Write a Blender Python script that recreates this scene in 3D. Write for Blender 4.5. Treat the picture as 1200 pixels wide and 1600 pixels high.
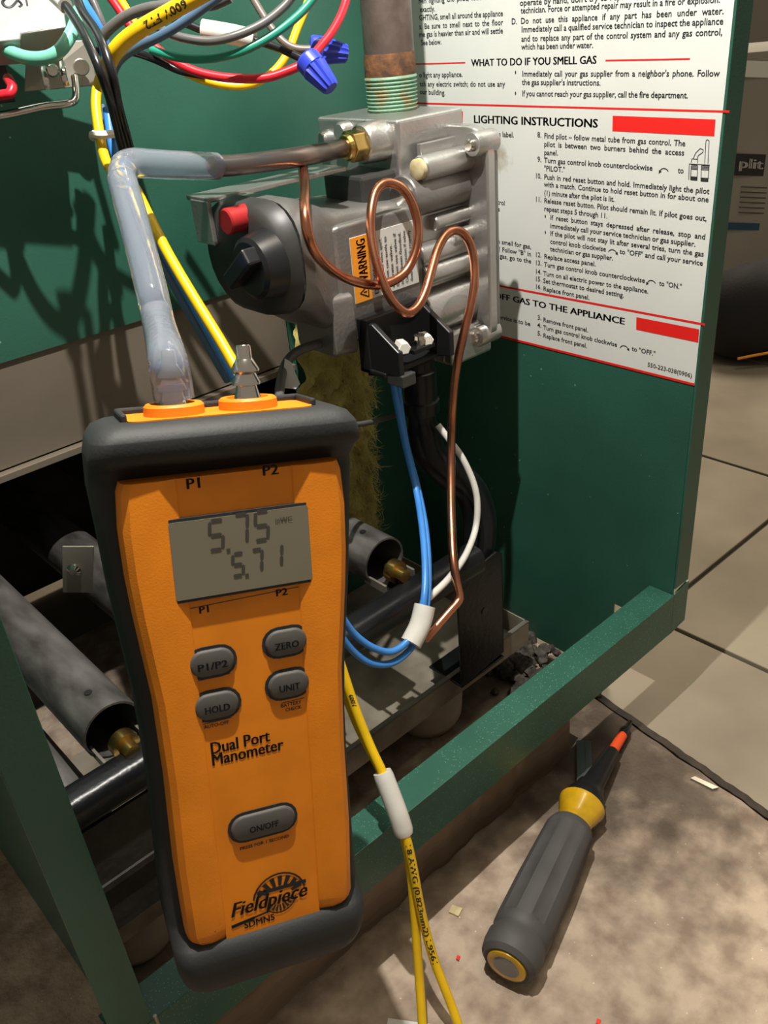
import bpy, math, random
import numpy as np
from mathutils import Vector, Matrix
random.seed(7); rng = np.random.default_rng(7)
for o in list(bpy.data.objects): bpy.data.objects.remove(o, do_unlink=True)
scn = bpy.context.scene
col = scn.collection
# ------------------------------------------------------------------ camera (all layout numbers are millimetres; MM turns them into metres)
MM = 0.001
FPX = 1370.22
RC = np.array([[0.73231419, -0.67614328, -0.08090846], [-0.39339525, -0.32308008, -0.86073192], [0.5558382, 0.66215521, -0.50258768]])
CAM = np.array([-456.224, -245.218, 366.187])
cd = bpy.data.cameras.new('camera'); cam = bpy.data.objects.new('camera', cd); col.objects.link(cam)
cd.sensor_fit = 'HORIZONTAL'; cd.sensor_width = 36.0; cd.lens = FPX / 1200 * 36.0; cd.clip_start = 0.01; cd.clip_end = 50
m = Matrix.Identity(4)
for i in range(3):
    m[i][0] = RC[0][i]; m[i][1] = -RC[1][i]; m[i][2] = -RC[2][i]; m[i][3] = CAM[i] * MM
cam.matrix_world = m
scn.camera = cam
# ------------------------------------------------------------------ light
w = bpy.data.worlds.new('world'); scn.world = w; w.use_nodes = True
w.node_tree.nodes['Background'].inputs[0].default_value = (1.0, 0.87, 0.70, 1); w.node_tree.nodes['Background'].inputs[1].default_value = 0.26
ld = bpy.data.lights.new('work_light_offscreen', 'POINT'); ld.energy = 22; ld.shadow_soft_size = 0.004; ld.color = (1.0, 0.965, 0.90)
lo = bpy.data.objects.new('work_light_offscreen', ld); col.objects.link(lo); lo.location = (-0.260, -0.010, 0.720)
ad = bpy.data.lights.new('ceiling_light_offscreen', 'AREA'); ad.energy = 12.5; ad.size = 0.7; ad.color = (1.0, 0.86, 0.66)
ao = bpy.data.objects.new('ceiling_light_offscreen', ad); col.objects.link(ao); ao.location = (0.3, -0.2, 2.3); ao.rotation_euler = (0.1, 0.05, 0)
gd = bpy.data.lights.new('garage_light_offscreen', 'AREA'); gd.energy = 62; gd.size = 0.8; gd.color = (1.0, 0.88, 0.70)
go = bpy.data.objects.new('garage_light_offscreen', gd); col.objects.link(go); go.location = (1.45, 1.05, 2.3); go.rotation_euler = (-0.2, 0.2, 0)
scn.view_settings.view_transform = 'Standard'; scn.view_settings.look = 'None'; scn.view_settings.gamma = 1.0
scn.view_settings.use_curve_mapping = False; scn.view_settings.exposure = 0.0

# ------------------------------------------------------------------ layout helpers: points in mm
def ray(px, py): return RC.T @ np.array([(px - 600) / FPX, (py - 800) / FPX, 1.0])
def PD(px, py, d): return CAM + d * ray(px, py)
def PA(px, py, ax, v):
    r = ray(px, py); return CAM + (v - CAM[ax]) / r[ax] * r
def PX(px, py, v): return PA(px, py, 0, v)
def PY(px, py, v): return PA(px, py, 1, v)
def PZ(px, py, v): return PA(px, py, 2, v)
def A(*v): return np.array(v, float)
def unit(v): v = np.asarray(v, float); return v / np.linalg.norm(v)

# ------------------------------------------------------------------ materials
def mat(name, c, rough=0.5, metal=0.0, var=0.0, vscale=40, bump=0.0, bscale=200, c2=None, trans=0.0, ior=1.45, spec=0.5, coat=0.0, stretch=None, detail=4, ramp=(0.35, 0.7)):
    mt = bpy.data.materials.new(name); mt.use_nodes = True
    nt = mt.node_tree; b = nt.nodes['Principled BSDF']
    b.inputs['Base Color'].default_value = (*c, 1); b.inputs['Roughness'].default_value = rough; b.inputs['Metallic'].default_value = metal
    b.inputs['Transmission Weight'].default_value = trans; b.inputs['IOR'].default_value = ior; b.inputs['Specular IOR Level'].default_value = spec; b.inputs['Coat Weight'].default_value = coat
    def coords(s):
        tc = nt.nodes.new('ShaderNodeTexCoord'); mp = nt.nodes.new('ShaderNodeMapping')
        nt.links.new(tc.outputs['Object'], mp.inputs[0])
        if stretch: mp.inputs['Scale'].default_value = stretch
        n = nt.nodes.new('ShaderNodeTexNoise'); n.inputs['Scale'].default_value = s; n.inputs['Detail'].default_value = detail
        nt.links.new(mp.outputs[0], n.inputs['Vector']); return n
    if c2 is not None or var:
        n = coords(vscale); rp = nt.nodes.new('ShaderNodeValToRGB')
        if c2 is None: c2 = tuple(max(0, x * (1 - var)) for x in c)
        rp.color_ramp.elements[0].position = ramp[0]; rp.color_ramp.elements[1].position = ramp[1]
        rp.color_ramp.elements[0].color = (*c2, 1); rp.color_ramp.elements[1].color = (*c, 1)
        nt.links.new(n.outputs['Fac'], rp.inputs[0]); nt.links.new(rp.outputs[0], b.inputs['Base Color'])
    if bump:
        n = coords(bscale); bp = nt.nodes.new('ShaderNodeBump'); bp.inputs['Strength'].default_value = bump; bp.inputs['Distance'].default_value = 0.001
        nt.links.new(n.outputs['Fac'], bp.inputs['Height']); nt.links.new(bp.outputs[0], b.inputs['Normal'])
    return mt
def add_specks(mt, color, scale, thr, size=0.04, mask_scale=8, mask=0.5):
    """small chips / flecks of another colour scattered over the surface"""
    nt = mt.node_tree; b = nt.nodes['Principled BSDF']
    tc = nt.nodes.new('ShaderNodeTexCoord'); v = nt.nodes.new('ShaderNodeTexVoronoi'); v.inputs['Scale'].default_value = scale
    n = nt.nodes.new('ShaderNodeTexNoise'); n.inputs['Scale'].default_value = mask_scale
    nt.links.new(tc.outputs['Object'], v.inputs['Vector']); nt.links.new(tc.outputs['Object'], n.inputs['Vector'])
    lt = nt.nodes.new('ShaderNodeMath'); lt.operation = 'LESS_THAN'; lt.inputs[1].default_value = size
    nt.links.new(v.outputs['Distance'], lt.inputs[0])
    sp = nt.nodes.new('ShaderNodeSeparateColor'); nt.links.new(v.outputs['Color'], sp.inputs[0])
    g1 = nt.nodes.new('ShaderNodeMath'); g1.operation = 'GREATER_THAN'; g1.inputs[1].default_value = thr; nt.links.new(sp.outputs[0], g1.inputs[0])
    g2 = nt.nodes.new('ShaderNodeMath'); g2.operation = 'GREATER_THAN'; g2.inputs[1].default_value = mask; nt.links.new(n.outputs['Fac'], g2.inputs[0])
    m1 = nt.nodes.new('ShaderNodeMath'); m1.operation = 'MULTIPLY'; nt.links.new(lt.outputs[0], m1.inputs[0]); nt.links.new(g1.outputs[0], m1.inputs[1])
    m2 = nt.nodes.new('ShaderNodeMath'); m2.operation = 'MULTIPLY'; nt.links.new(m1.outputs[0], m2.inputs[0]); nt.links.new(g2.outputs[0], m2.inputs[1])
    mx = nt.nodes.new('ShaderNodeMix'); mx.data_type = 'RGBA'; nt.links.new(m2.outputs[0], mx.inputs['Factor'])
    src = b.inputs['Base Color'].links[0].from_socket if b.inputs['Base Color'].links else None
    if src: nt.links.new(src, mx.inputs[6])
    else: mx.inputs[6].default_value = b.inputs['Base Color'].default_value
    mx.inputs[7].default_value = (*color, 1); nt.links.new(mx.outputs[2], b.inputs['Base Color'])
    return mt
M = {}
M['green'] = add_specks(mat('green paint', (0.028, 0.112, 0.076), 0.36, var=0.28, vscale=9, bump=0.12, bscale=900), (0.16, 0.30, 0.24), 110, 0.80, 0.07, 14, 0.52)
M['green_rail'] = add_specks(mat('green rail paint', (0.028, 0.112, 0.076), 0.36, var=0.2, vscale=30, bump=0.15, bscale=1200), (0.16, 0.30, 0.24), 900, 0.6, 0.22, 20, 0.4)
M['beige'] = mat('beige sheet', (0.23, 0.19, 0.145), 0.5, 0.35, var=0.25, vscale=12)
M['label'] = mat('label vinyl', (0.66, 0.67, 0.63), 0.42, var=0.06, vscale=20)
M['ink'] = mat('black print', (0.012, 0.012, 0.014), 0.5)
M['ink_soft'] = mat('worn black print', (0.06, 0.05, 0.045), 0.6)
M['red_print'] = mat('red print', (0.72, 0.016, 0.012), 0.45)
M['orange'] = mat('orange plastic', (0.82, 0.245, 0.006), 0.52, var=0.14, vscale=60, bump=0.08, bscale=1500)
M['orange_in'] = mat('orange face plastic', (0.82, 0.245, 0.006), 0.52, var=0.14, vscale=60)
add_specks(M['orange'], (0.25, 0.10, 0.02), 160, 0.9, 0.06, 20, 0.5)
add_specks(M['orange_in'], (0.25, 0.10, 0.02), 160, 0.88, 0.07, 20, 0.45)
M['rubber'] = mat('black rubber', (0.022, 0.023, 0.023), 0.62, var=0.25, vscale=30, bump=0.1, bscale=900)
M['lcd'] = mat('lcd glass', (0.185, 0.165, 0.115), 0.3, var=0.08, vscale=30)
M['lcd_ink'] = mat('lcd segments', (0.05, 0.047, 0.04), 0.5)
M['button'] = mat('grey button', (0.085, 0.080, 0.072), 0.6, var=0.15, vscale=80)
M['chrome'] = mat('nickel', (0.72, 0.68, 0.62), 0.14, 1.0)
M['alu'] = mat('cast aluminium', (0.56, 0.545, 0.52), 0.33, 0.85, var=0.22, vscale=30, bump=0.2, bscale=500)
M['alu_dark'] = mat('dull grey casting', (0.30, 0.29, 0.275), 0.40, 0.7, var=0.25, vscale=25, bump=0.25, bscale=450)
M['dark_plastic'] = mat('dark grey plastic', (0.045, 0.044, 0.042), 0.45, var=0.3, vscale=40)
M['black_plastic'] = mat('black plastic', (0.011, 0.011, 0.012), 0.32)
M['black_metal'] = mat('black painted steel', (0.013, 0.014, 0.016), 0.3, 0.3, var=0.5, vscale=40, bump=0.2, bscale=300)
M['dusty_black'] = mat('dusty black steel', (0.022, 0.020, 0.018), 0.6, 0.1, c2=(0.05, 0.044, 0.036), vscale=35, bump=0.3, bscale=200)
M['burner'] = mat('burner steel', (0.20, 0.19, 0.18), 0.42, 0.45, c2=(0.05, 0.046, 0.042), vscale=70, bump=0.2, bscale=260, stretch=(1, .35, 1), detail=9)
M['galv'] = mat('galvanised steel', (0.42, 0.39, 0.33), 0.42, 0.7, var=0.35, vscale=30)
M['case_steel'] = mat('dull case steel', (0.30, 0.29, 0.27), 0.5, 0.3, var=0.15, vscale=30)
M['tray'] = mat('dusty tray steel', (0.42, 0.37, 0.29), 0.5, 0.4, c2=(0.17, 0.145, 0.11), vscale=24, bump=0.15, bscale=200)
M['ceramic'] = mat('pale ceramic', (0.42, 0.37, 0.30), 0.6, var=0.3, vscale=30)
M['copper'] = mat('copper', (0.72, 0.30, 0.17), 0.27, 1.0, c2=(0.42, 0.16, 0.09), vscale=45)
M['brown_tube'] = mat('oxidised copper tube', (0.24, 0.17, 0.14), 0.28, 0.85, c2=(0.17, 0.16, 0.155), vscale=30)
M['brass'] = mat('brass', (0.66, 0.44, 0.14), 0.3, 1.0, var=0.3, vscale=60)
M['pipe'] = mat('rusty black iron pipe', (0.27, 0.215, 0.19), 0.36, 0.6, c2=(0.10, 0.062, 0.05), vscale=28, bump=0.3, bscale=220)
M['verdigris'] = mat('thread compound', (0.19, 0.34, 0.23), 0.6, 0.1, c2=(0.32, 0.22, 0.10), vscale=90, bump=0.5, bscale=400, ramp=(0.3, 0.5))
M['plug'] = mat('waxy yellow plug', (0.62, 0.55, 0.33), 0.45, c2=(0.42, 0.33, 0.16), vscale=120)
M['red_button'] = mat('red plastic', (0.36, 0.018, 0.02), 0.4)
M['warn_orange'] = mat('orange print', (0.80, 0.30, 0.02), 0.5)
M['white_paper'] = mat('white sticker', (0.62, 0.61, 0.57), 0.5)
M['white_plastic'] = mat('white plastic', (0.66, 0.63, 0.55), 0.45)
M['hose'] = mat('clear vinyl', (0.82, 0.88, 1.0), 0.07, trans=0.88, ior=1.14, bump=0.15, bscale=250)
M['insul'] = mat('yellow glass wool', (0.68, 0.58, 0.18), 0.9, c2=(0.38, 0.30, 0.09), vscale=60, bump=0.6, bscale=300)
M['board'] = mat('worn base slab', (0.44, 0.345, 0.255), 0.7, c2=(0.24, 0.175, 0.125), vscale=60, bump=0.9, bscale=300, detail=15, ramp=(0.33, 0.62))
add_specks(M['board'], (0.62, 0.56, 0.44), 240, 0.72, 0.10, 30, 0.48)
M['tile'] = mat('concrete floor tile', (0.275, 0.235, 0.17), 0.7, c2=(0.17, 0.14, 0.10), vscale=7, bump=0.25, bscale=120, detail=10)
add_specks(M['tile'], (0.07, 0.055, 0.04), 45, 0.86, 0.10, 12, 0.5)
M['grout'] = mat('dark joint', (0.05, 0.04, 0.03), 0.9)
M['timber'] = mat('weathered timber', (0.27, 0.195, 0.13), 0.8, c2=(0.10, 0.07, 0.047), vscale=26, bump=0.8, bscale=60, stretch=(.12, 1, 1.6), detail=10)
M['edge_shade'] = mat('dark edge shade', (0.045, 0.03, 0.02), 0.6, c2=(0.016, 0.011, 0.008), vscale=60, bump=.5, bscale=200)  # near-black colour that carries the slab's edge shadow
M['debris'] = mat('grey dust', (0.12, 0.105, 0.085), 0.95, c2=(0.03, 0.026, 0.022), vscale=120, bump=1.0, bscale=300)
M['bag'] = mat('black fabric', (0.010, 0.010, 0.011), 0.8, bump=0.3, bscale=300)
M['box_card'] = mat('printed carton', (0.30, 0.28, 0.24), 0.6, var=0.2, vscale=6)
M['box_dark'] = mat('dark printed band', (0.018, 0.016, 0.016), 0.6)
M['box_blue'] = mat('blue printed bar', (0.012, 0.06, 0.12), 0.6)
M['handle_grip'] = mat('grey grip rubber', (0.075, 0.072, 0.070), 0.62, var=0.2, vscale=60)
M['amber'] = mat('yellow amber plastic', (0.72, 0.42, 0.012), 0.2, var=0.45, vscale=50, coat=0.5)
M['steel_dark'] = mat('dark tool steel', (0.22, 0.235, 0.25), 0.35, 0.8)
M['orange_red'] = mat('orange red band', (0.80, 0.09, 0.02), 0.45)
def wire_mat(n, c, r=0.33): M[n] = mat(n + ' wire insulation', c, r, var=0.12, vscale=90)
wire_mat('w_yellow', (0.83, 0.52, 0.008)); wire_mat('w_blue', (0.05, 0.24, 0.66)); wire_mat('w_slate', (0.075, 0.135, 0.22)); wire_mat('w_black', (0.012, 0.012, 0.014), 0.28)
wire_mat('w_red', (0.62, 0.016, 0.03)); wire_mat('w_green', (0.02, 0.26, 0.17)); wire_mat('w_mint', (0.17, 0.52, 0.38)); wire_mat('w_grey', (0.11, 0.105, 0.10)); wire_mat('w_white', (0.68, 0.66, 0.60)); wire_mat('w_brown', (0.16, 0.12, 0.10))
wire_mat('nut_blue', (0.035, 0.06, 0.55), 0.3)

# ------------------------------------------------------------------ mesh helpers
def smooth(pts, n=8):
    p = [np.asarray(q, float) for q in pts]
    if len(p) < 3: return [p[0] + (p[-1] - p[0]) * t for t in np.linspace(0, 1, 3)]
    p = [2 * p[0] - p[1]] + p + [2 * p[-1] - p[-2]]; out = []
    for i in range(1, len(p) - 2):
        a, b, c, d = p[i - 1:i + 3]
        for k in range(n):
            t = k / n
            out.append(0.5 * ((2 * b) + (c - a) * t + (2 * a - 5 * b + 4 * c - d) * t * t + (3 * b - a - 3 * c + d) * t ** 3))
    out.append(p[-2]); return out
def frames(pts):
    T = [unit(pts[min(i + 1, len(pts) - 1)] - pts[max(i - 1, 0)]) for i in range(len(pts))]
    u = np.cross(T[0], A(0, 0, 1))
    if np.linalg.norm(u) < 1e-3: u = np.cross(T[0], A(0, 1, 0))
    u = unit(u); out = []
    for t in T:
        u = unit(u - t * (u @ t)); out.append((t, u, np.cross(t, u)))
    return out
class MB:
    def __init__(s): s.v = []; s.f = []
    def add(s, vs, fs):
        o = len(s.v); s.v += [tuple(map(float, q)) for q in vs]; s.f += [tuple(o + i for i in f) for f in fs]; return s
    def box(s, a, b):
        a = np.minimum(a, b) if False else np.asarray(a, float); b = np.asarray(b, float)
        lo, hi = np.minimum(a, b), np.maximum(a, b)
        vs = [(x, y, z) for z in (lo[2], hi[2]) for y in (lo[1], hi[1]) for x in (lo[0], hi[0])]
        return s.add(vs, [(0, 2, 3, 1), (4, 5, 7, 6), (0, 1, 5, 4), (2, 6, 7, 3), (0, 4, 6, 2), (1, 3, 7, 5)])
    def obox(s, c, ex, ey, ez):
        c, ex, ey, ez = map(lambda q: np.asarray(q, float), (c, ex, ey, ez))
        vs = [c + i * ex + j * ey + k * ez for k in (-1, 1) for j in (-1, 1) for i in (-1, 1)]
        return s.add(vs, [(0, 2, 3, 1), (4, 5, 7, 6), (0, 1, 5, 4), (2, 6, 7, 3), (0, 4, 6, 2), (1, 3, 7, 5)])
    def tube(s, pts, r, n=12, caps=True, closed_ring=None):
        pts = [np.asarray(q, float) for q in pts]; fr = frames(pts); vs = []; fs = []
        rr = r if hasattr(r, '__len__') else [r] * len(pts)
        for p, (t, u, v), q in zip(pts, fr, rr):
            for k in range(n):
                a = 2 * math.pi * k / n; vs.append(p + q * (u * math.cos(a) + v * math.sin(a)))
        for i in range(len(pts) - 1):
            for k in range(n):
                fs.append((i * n + k, i * n + (k + 1) % n, (i + 1) * n + (k + 1) % n, (i + 1) * n + k))
        if caps: fs.append(tuple(range(n - 1, -1, -1))); fs.append(tuple((len(pts) - 1) * n + k for k in range(n)))
        return s.add(vs, fs)
    def cyl(s, p0, p1, r0, r1=None, n=24):
        r1 = r0 if r1 is None else r1; return s.tube([p0, p1], [r0, r1], n)
    def lathe(s, p, axis, prof, n=24, caps=True):
        """prof: list of (distance along axis, radius)"""
        axis = unit(axis); u = np.cross(axis, A(0, 0, 1))
        if np.linalg.norm(u) < 1e-3: u = A(1, 0, 0)
        u = unit(u); v = np.cross(axis, u); vs = []; fs = []
        for d, r in prof:
            for k in range(n):
                a = 2 * math.pi * k / n; vs.append(np.asarray(p) + axis * d + r * (u * math.cos(a) + v * math.sin(a)))
        for i in range(len(prof) - 1):
            for k in range(n): fs.append((i * n + k, i * n + (k + 1) % n, (i + 1) * n + (k + 1) % n, (i + 1) * n + k))
        if caps: fs.append(tuple(range(n - 1, -1, -1))); fs.append(tuple((len(prof) - 1) * n + k for k in range(n)))
        return s.add(vs, fs)
    def prism(s, poly, d):
        n = len(poly); poly = [np.asarray(q, float) for q in poly]; d = np.asarray(d, float)
        fs = [tuple(range(n - 1, -1, -1)), tuple(range(n, 2 * n))] + [(i, (i + 1) % n, n + (i + 1) % n, n + i) for i in range(n)]
        return s.add(poly + [q + d for q in poly], fs)
    def loft(s, rings, caps=True):
        n = len(rings[0]); vs = [p for r in rings for p in r]; fs = []
        for i in range(len(rings) - 1):
            for k in range(n): fs.append((i * n + k, i * n + (k + 1) % n, (i + 1) * n + (k + 1) % n, (i + 1) * n + k))
        if caps: fs.append(tuple(range(n - 1, -1, -1))); fs.append(tuple((len(rings) - 1) * n + k for k in range(n)))
        return s.add(vs, fs)
    def quad(s, *p): return s.add(p, [tuple(range(len(p)))])
    def build(s, name, mt, parent=None, sm=True, bevel=0, fix=True, angle=40, seg=2):
        me = bpy.data.meshes.new(name)
        org = np.mean(np.array(s.v), axis=0)
        me.from_pydata([((q[0] - org[0]) * MM, (q[1] - org[1]) * MM, (q[2] - org[2]) * MM) for q in s.v], [], s.f)
        if fix:
            import bmesh
            bm = bmesh.new(); bm.from_mesh(me); bmesh.ops.recalc_face_normals(bm, faces=bm.faces); bm.to_mesh(me); bm.free()
        if sm:
            me.polygons.foreach_set('use_smooth', [True] * len(me.polygons)); me.set_sharp_from_angle(angle=math.radians(angle))
        me.materials.append(M[mt] if isinstance(mt, str) else mt)
        o = bpy.data.objects.new(name, me); col.objects.link(o)
        o.location = tuple(org * MM)
        if parent is not None:
            o.parent = parent; W = Matrix.Translation(parent['_w']) if '_w' in parent else Matrix.Identity(4)
            o.matrix_parent_inverse = W.inverted()
        o['_w'] = tuple(org * MM)
        if bevel:
            b = o.modifiers.new('bevel', 'BEVEL'); b.width = bevel * MM; b.segments = seg; b.limit_method = 'ANGLE'; b.angle_limit = math.radians(35)
        return o
def tag(o, label, cat, group=None, kind=None):
    o['label'] = label; o['category'] = cat
    if group: o['group'] = group
    if kind: o['kind'] = kind
    return o
def thing(name, loc, label, cat, group=None):
    o = bpy.data.objects.new(name, None); col.objects.link(o); o.location = tuple(np.asarray(loc) * MM); o['_w'] = tuple(np.asarray(loc) * MM)
    o.empty_display_size = 0.01
    return tag(o, label, cat, group)
def struct(o): o['kind'] = 'structure'; return o
def rrect(cx, cy, hx, hy, r, n=5):
    out = []
    for sx, sy, a0 in ((1, 1, 0), (-1, 1, 90), (-1, -1, 180), (1, -1, 270)):
        for k in range(n + 1):
            a = math.radians(a0 + 90 * k / n); out.append((cx + sx * (hx - r) + r * math.cos(a), cy + sy * (hy - r) + r * math.sin(a)))
    return out

# ------------------------------------------------------------------ lettering: glyph outlines from the built-in font, laid out on real surfaces
class Font:
    def __init__(s, offset=0.0, bold=(0.0,)): s.off = offset; s.g = {}; s.bold = bold
    def prepare(s, chars):
        need = [c for c in sorted(set(chars)) if c not in s.g]; obs = []
        def mk(t):
            cu = bpy.data.curves.new('t', 'FONT'); cu.body = t; cu.resolution_u = 2; cu.offset = s.off; cu.fill_mode = 'FRONT'
            ob = bpy.data.objects.new('t', cu); col.objects.link(ob); return ob
        ref = mk('I'); obs = [(c, mk(c), mk(c + 'I')) for c in need]
        bpy.context.view_layer.update(); dg = bpy.context.evaluated_depsgraph_get()
        def conv(ob):
            me = bpy.data.meshes.new_from_object(ob.evaluated_get(dg)); vs = np.array([v.co[:] for v in me.vertices]).reshape(-1, 3)[:, :2] if len(me.vertices) else np.zeros((0, 2))
            fs = [tuple(p.vertices) for p in me.polygons]; bpy.data.meshes.remove(me); return vs, fs
        rx = conv(ref)[0][:, 0].max()
        for c, a, b in obs:
            vs, fs = conv(a); s.g[c] = (vs, fs, conv(b)[0][:, 0].max() - rx)
        for ob in [ref] + [q for t in obs for q in t[1:]]:
            cu = ob.data; bpy.data.objects.remove(ob, do_unlink=True); bpy.data.curves.remove(cu)
        if 'H' in s.g: s.cap = s.g['H'][0][:, 1].max()
    def width(s, t, sp=1.0): return sum(s.g[c][2] * (sp if c == ' ' else 1) for c in t)
    def line(s, mb, t, p0, p1, up, cap, sp=1.0, slant=0.0):
        """text fitted between baseline points p0..p1 (mm), cap height cap along unit vector up"""
        p0 = np.asarray(p0, float); p1 = np.asarray(p1, float); W = np.linalg.norm(p1 - p0); ex = (p1 - p0) / W; kx = W / s.width(t, sp); ky = cap / s.cap; x = 0.0
        for c in t:
            vs, fs, adv = s.g[c]
            for bo in (s.bold if len(vs) else ()): mb.add([p0 + ex * ((x + v[0] + bo) * kx + slant * v[1] * ky) + np.asarray(up) * v[1] * ky for v in vs], fs)
            x += adv * (sp if c == ' ' else 1)
CH = ''.join(chr(i) for i in range(32, 127)) + '–'
F0 = Font(0.014); F0.prepare(CH)
F1 = Font(0.0, (-.03, -.01, .01, .03)); F1.prepare(CH)
def wire_text(name, pts, r, text, size, parent, upref, start, ink='ink', step=1.0):
    """print that follows a wire, on the side upref; letters stand across the wire"""
    mb = MB(); P = [np.asarray(q, float) for q in pts]; S = [0.0]
    for a, b in zip(P, P[1:]): S.append(S[-1] + np.linalg.norm(b - a))
    k = size / F1.cap; x = start
    for c in text:
        vs, fs, adv = F1.g[c]; x += adv * k * 0.5 * step
        i = min(max(np.searchsorted(S, x) - 1, 0), len(P) - 2); t = (x - S[i]) / (S[i + 1] - S[i]); q = P[i] + (P[i + 1] - P[i]) * t; T = unit(P[i + 1] - P[i])
        nrm = unit((CAM - q) - T * ((CAM - q) @ T)); up = np.cross(nrm, T); up = up if up @ upref > 0 else -up
        if len(vs):
            cx = adv * 0.5
            def pos(v, bo=0.0):
                h = (v[1] - F1.cap / 2) * k; a = h / (r + 0.12); return q + T * (v[0] + bo - cx) * k * step + (up * math.sin(a) + nrm * math.cos(a)) * (r + 0.12)
            for bo in (-.02, .02): mb.add([pos(v, bo) for v in vs], fs)
        x += adv * k * 0.5 * step
    return mb.build(name, ink, parent, sm=False, fix=False)

# =================================================================== SETTING
ZF = -100.0
fl = struct(MB().box((-1500, -1100, ZF - 40), (2600, 2600, ZF - 12)).build('floor', 'grout', None, sm=False))
proto = None
for ix in range(-2, 8):
    for iy in range(-3, 8):
        x0 = 94 + 293 * ix + 2.2; y0 = 69 + 293 * iy + 2.2
        if proto is None:
            proto = MB().box((x0, y0, ZF - 18), (x0 + 288.6, y0 + 288.6, ZF - 8)).build('tile', 'tile', fl, sm=False, bevel=1.0); ref = (x0, y0)
        else:
            t = proto.copy(); col.objects.link(t); t.location = proto.location + Vector(((x0 - ref[0]) * MM, (y0 - ref[1]) * MM, 0))
struct(MB().box((-1500, 2600, ZF - 10), (2600, 2640, 1800)).build('wall_back', mat('dim wall', (0.10, 0.085, 0.07), 0.9), None, sm=False))
struct(MB().box((2600, -1100, ZF - 10), (2640, 2640, 1800)).build('wall_right', mat('dim side wall', (0.09, 0.078, 0.065), 0.9), None, sm=False))

# base slab the boiler stands on (grid with uneven top)
def slab():
    mb = MB(); xs = np.linspace(-640, 0, 90); ys = np.linspace(-330, 420, 90)
    def right(y): return -27 - (40 - y) * 0.13
    vs = []; fs = []
    for j, y in enumerate(ys):
        for i, x in enumerate(xs):
            xx = x if i < len(xs) - 1 else 0
            xr = right(min(y, 60)) + .4 * math.sin(y * .21) + 0.3 * math.sin(y * .57); xx = -640 + (xr + 640) * i / (len(xs) - 1)
            z = ZF + 0.25 * math.sin(x * .11 + y * .07) + 0.2 * math.sin(y * .19 - x * .05) - (1.2 if i == len(xs) - 1 else 0)
            vs.append((xx, y, z))
    n = len(xs)
    for j in range(len(ys) - 1):
        for i in range(n - 1): fs.append((j * n + i, j * n + i + 1, (j + 1) * n + i + 1, (j + 1) * n + i))
    # skirt
    ring = [i for i in range(n)] + [j * n + n - 1 for j in range(1, len(ys))] + [(len(ys) - 1) * n + i for i in range(n - 2, -1, -1)] + [j * n for j in range(len(ys) - 2, 0, -1)]
    b0 = len(vs); vs += [(vs[i][0], vs[i][1], ZF - 8) for i in ring]; k = len(ring)
    fs += [(ring[i], b0 + i, b0 + (i + 1) % k, ring[(i + 1) % k]) for i in range(k)]; fs.append(tuple(b0 + i for i in range(k)))
    mb.add(vs, fs); return mb
tag(slab().build('base_slab', 'board'), 'stained brown base slab lying on the tile floor under the boiler', 'slab')

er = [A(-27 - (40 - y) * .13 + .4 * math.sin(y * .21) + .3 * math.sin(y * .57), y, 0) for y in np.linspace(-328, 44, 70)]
tag(MB().loft([[p + A(1.2, 0, ZF - 7.4), p + A(1.2, 0, ZF - .8), p + A(8.5, 0, ZF - 2.6), p + A(9.5, 0, ZF - 7.4)] for p in er]).build('edge_shade_strip', 'edge_shade'), 'dark rim strip added for the shadow along the edge of the base slab', 'strip')  # added dark rim, standing in for the thin shadow beside the slab
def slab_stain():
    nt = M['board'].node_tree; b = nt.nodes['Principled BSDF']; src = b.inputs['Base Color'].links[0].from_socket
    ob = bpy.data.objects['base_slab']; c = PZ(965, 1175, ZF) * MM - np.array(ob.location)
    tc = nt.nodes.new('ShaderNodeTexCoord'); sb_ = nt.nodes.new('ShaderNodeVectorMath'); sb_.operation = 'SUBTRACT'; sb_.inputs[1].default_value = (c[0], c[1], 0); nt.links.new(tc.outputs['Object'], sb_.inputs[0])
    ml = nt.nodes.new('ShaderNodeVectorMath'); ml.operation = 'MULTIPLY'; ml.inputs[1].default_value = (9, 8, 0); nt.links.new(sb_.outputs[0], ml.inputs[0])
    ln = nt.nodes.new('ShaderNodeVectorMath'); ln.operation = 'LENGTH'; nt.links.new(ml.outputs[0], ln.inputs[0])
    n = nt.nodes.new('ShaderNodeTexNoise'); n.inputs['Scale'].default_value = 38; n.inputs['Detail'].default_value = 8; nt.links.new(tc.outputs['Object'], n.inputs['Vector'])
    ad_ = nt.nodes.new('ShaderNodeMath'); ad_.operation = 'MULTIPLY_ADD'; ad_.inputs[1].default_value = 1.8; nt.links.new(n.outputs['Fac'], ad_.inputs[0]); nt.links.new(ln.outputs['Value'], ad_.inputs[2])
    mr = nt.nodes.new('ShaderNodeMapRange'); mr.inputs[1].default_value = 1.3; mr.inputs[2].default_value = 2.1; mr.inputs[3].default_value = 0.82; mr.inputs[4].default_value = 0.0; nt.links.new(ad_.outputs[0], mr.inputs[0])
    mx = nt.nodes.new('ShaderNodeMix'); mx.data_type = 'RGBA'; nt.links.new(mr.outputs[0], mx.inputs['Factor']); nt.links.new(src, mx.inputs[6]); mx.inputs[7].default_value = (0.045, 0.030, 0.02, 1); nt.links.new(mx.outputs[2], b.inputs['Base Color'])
slab_stain()
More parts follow.
